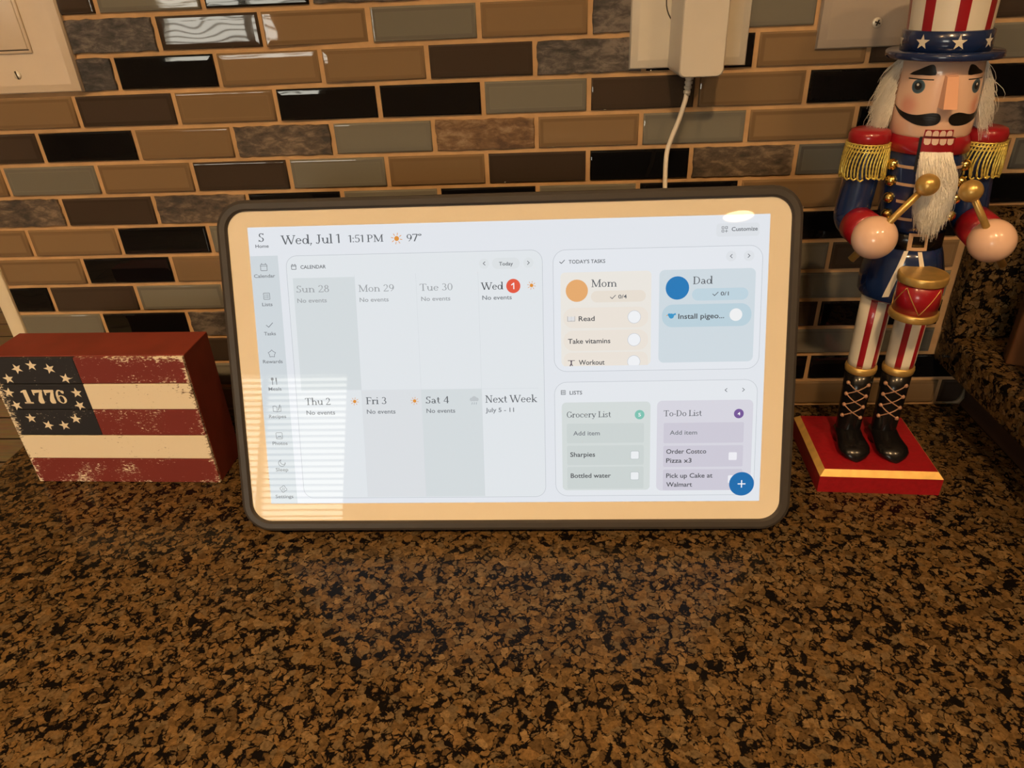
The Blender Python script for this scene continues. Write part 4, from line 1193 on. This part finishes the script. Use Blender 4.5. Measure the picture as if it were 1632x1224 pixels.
# arms
for s_, hand, cuff0, elbow, shoulder in ((-1, Vector((-3.68, -2.5, 19.3)), Vector((-4.15, -.6, 19.55)), Vector((-4.35, .35, 19.75)), Vector((-4.05, .45, 24.6))),
                                         (1, Vector((3.42, -2.5, 19.05)), Vector((3.05, -.6, 19.55)), Vector((2.98, .35, 19.75)), Vector((2.62, .45, 24.6)))):
    b = MB()
    pts = bez([shoulder, shoulder * .5 + elbow * .5, elbow + Vector((0, .05, .55)), elbow + Vector((0, -.12, -.02)), cuff0], 6)
    b.tube(pts, [.98 + .1 * math.sin(3.0 * i / (len(pts) - 1)) for i in range(len(pts))], blue, n=28)
    arm = b.build('arm', NUT)
    b = MB(); d = (hand - cuff0)
    b.tube([cuff0 - d * .12, cuff0 - d * .10, cuff0 + d * .2, cuff0 + d * .62, cuff0 + d * .64], [1.0, 1.16, 1.18, 1.20, 1.0], red, n=28)
    b.build('cuff', arm)
    b = MB(); b.sphere(hand, 1.36, skin, 32); b.build('hand', arm)
    # epaulette: red domed pad with a fringe of gold cord
    ec = Vector((shoulder.x + s_ * .12, shoulder.y, 0))
    b = MB()
    b.lathe([(.9, 24.5), (1.12, 24.55), (1.24, 24.75), (1.25, 25.1), (1.14, 25.36), (.9, 25.46), (.3, 25.5)], red, n=40, c=(ec.x, ec.y))
    ep = b.build('epaulette', arm)
    b = MB()
    nfr = 30
    for k in range(nfr):
        ph = math.radians(-s_ * 0 + (-128 + 256 * k / (nfr - 1)) + s_ * 30)
        pts = []; sway = rnd.uniform(-.16, .02)
        ln = 2.05 + rnd.uniform(-.08, .08)
        for i in range(15):
            t_ = i / 14
            a = ph - .26 * math.sin(t_ * 2.6) * .8 + sway * t_ * t_; r = 1.24 + .12 * math.sin(t_ * 2) + .02
            pts.append((ec.x + r * math.sin(a), ec.y - r * math.cos(a), 24.66 - ln * t_))
        rad = [.052 + .016 * (i % 2) for i in range(15)]
        b.tube(pts, rad, cord_gold, n=6)
        if k < nfr - 1 and k % 2 == 0:               # loops joining the cord ends
            p = pts[-1]; a2 = ph + math.radians(256 / (nfr - 1))
            q_ = (ec.x + 1.36 * math.sin(a2 - .1), ec.y - 1.36 * math.cos(a2 - .1), p[2] + .03)
            b.tube([p, ((p[0] + q_[0]) / 2, (p[1] + q_[1]) / 2 - .02, p[2] - .1), q_], .06, cord_gold, n=6)
    for zz in (24.62, 24.42, 24.2):
        ring_ = [(ec.x + 1.30 * math.sin(math.radians(-128 + s_ * 30 + 8 * i)), ec.y - 1.30 * math.cos(math.radians(-128 + s_ * 30 + 8 * i)), zz + .02 * (i % 2)) for i in range(33)]
        b.tube(ring_, .05, cord_gold, n=6)
    b.build('fringe', ep)
# drumsticks
for ball, tail in ((Vector((-1.66, -3.4, 22.85)), Vector((-4.75, -2.3, 17.75))), (Vector((.90, -3.4, 22.45)), Vector((4.72, -2.2, 17.3)))):
    b = MB(); b.tube([tail, ball], [.24, .2], gold, n=18)
    st = b.build('drumstick', NUT)
    b = MB(); b.sphere(ball, .66, gold, 28); b.build('stick_ball', st)
# drum
dc = (-.30, -2.9)
b = MB(); b.lathe([(1.36, 14.2), (1.36, 16.9)], red, n=60, c=dc)
drum = b.build('drum', NUT)
b = MB()
n_z = 8
zz = []
for k in range(n_z + 1): zz.append((-11 + 45 * k, 16.35 if k % 2 == 1 else 14.65))
for (p0, z0), (p1, z1) in zip(zz, zz[1:]):
    b.tube([(dc[0] + 1.37 * math.sin(math.radians(p0 + (p1 - p0) * i / 8)), dc[1] - 1.37 * math.cos(math.radians(p0 + (p1 - p0) * i / 8)), z0 + (z1 - z0) * i / 8) for i in range(9)], .032, gold, n=6)
b.build('drum_cord', drum)
for z0, z1 in ((14.0, 14.55), (16.5, 17.1)):
    b = MB(); b.lathe([(1.35, z0), (1.47, z0 + .04), (1.50, z0 + .1), (1.50, z1 - .1), (1.47, z1 - .04), (1.38, z1)], gold, n=60, c=dc); b.build('drum_rim', drum)
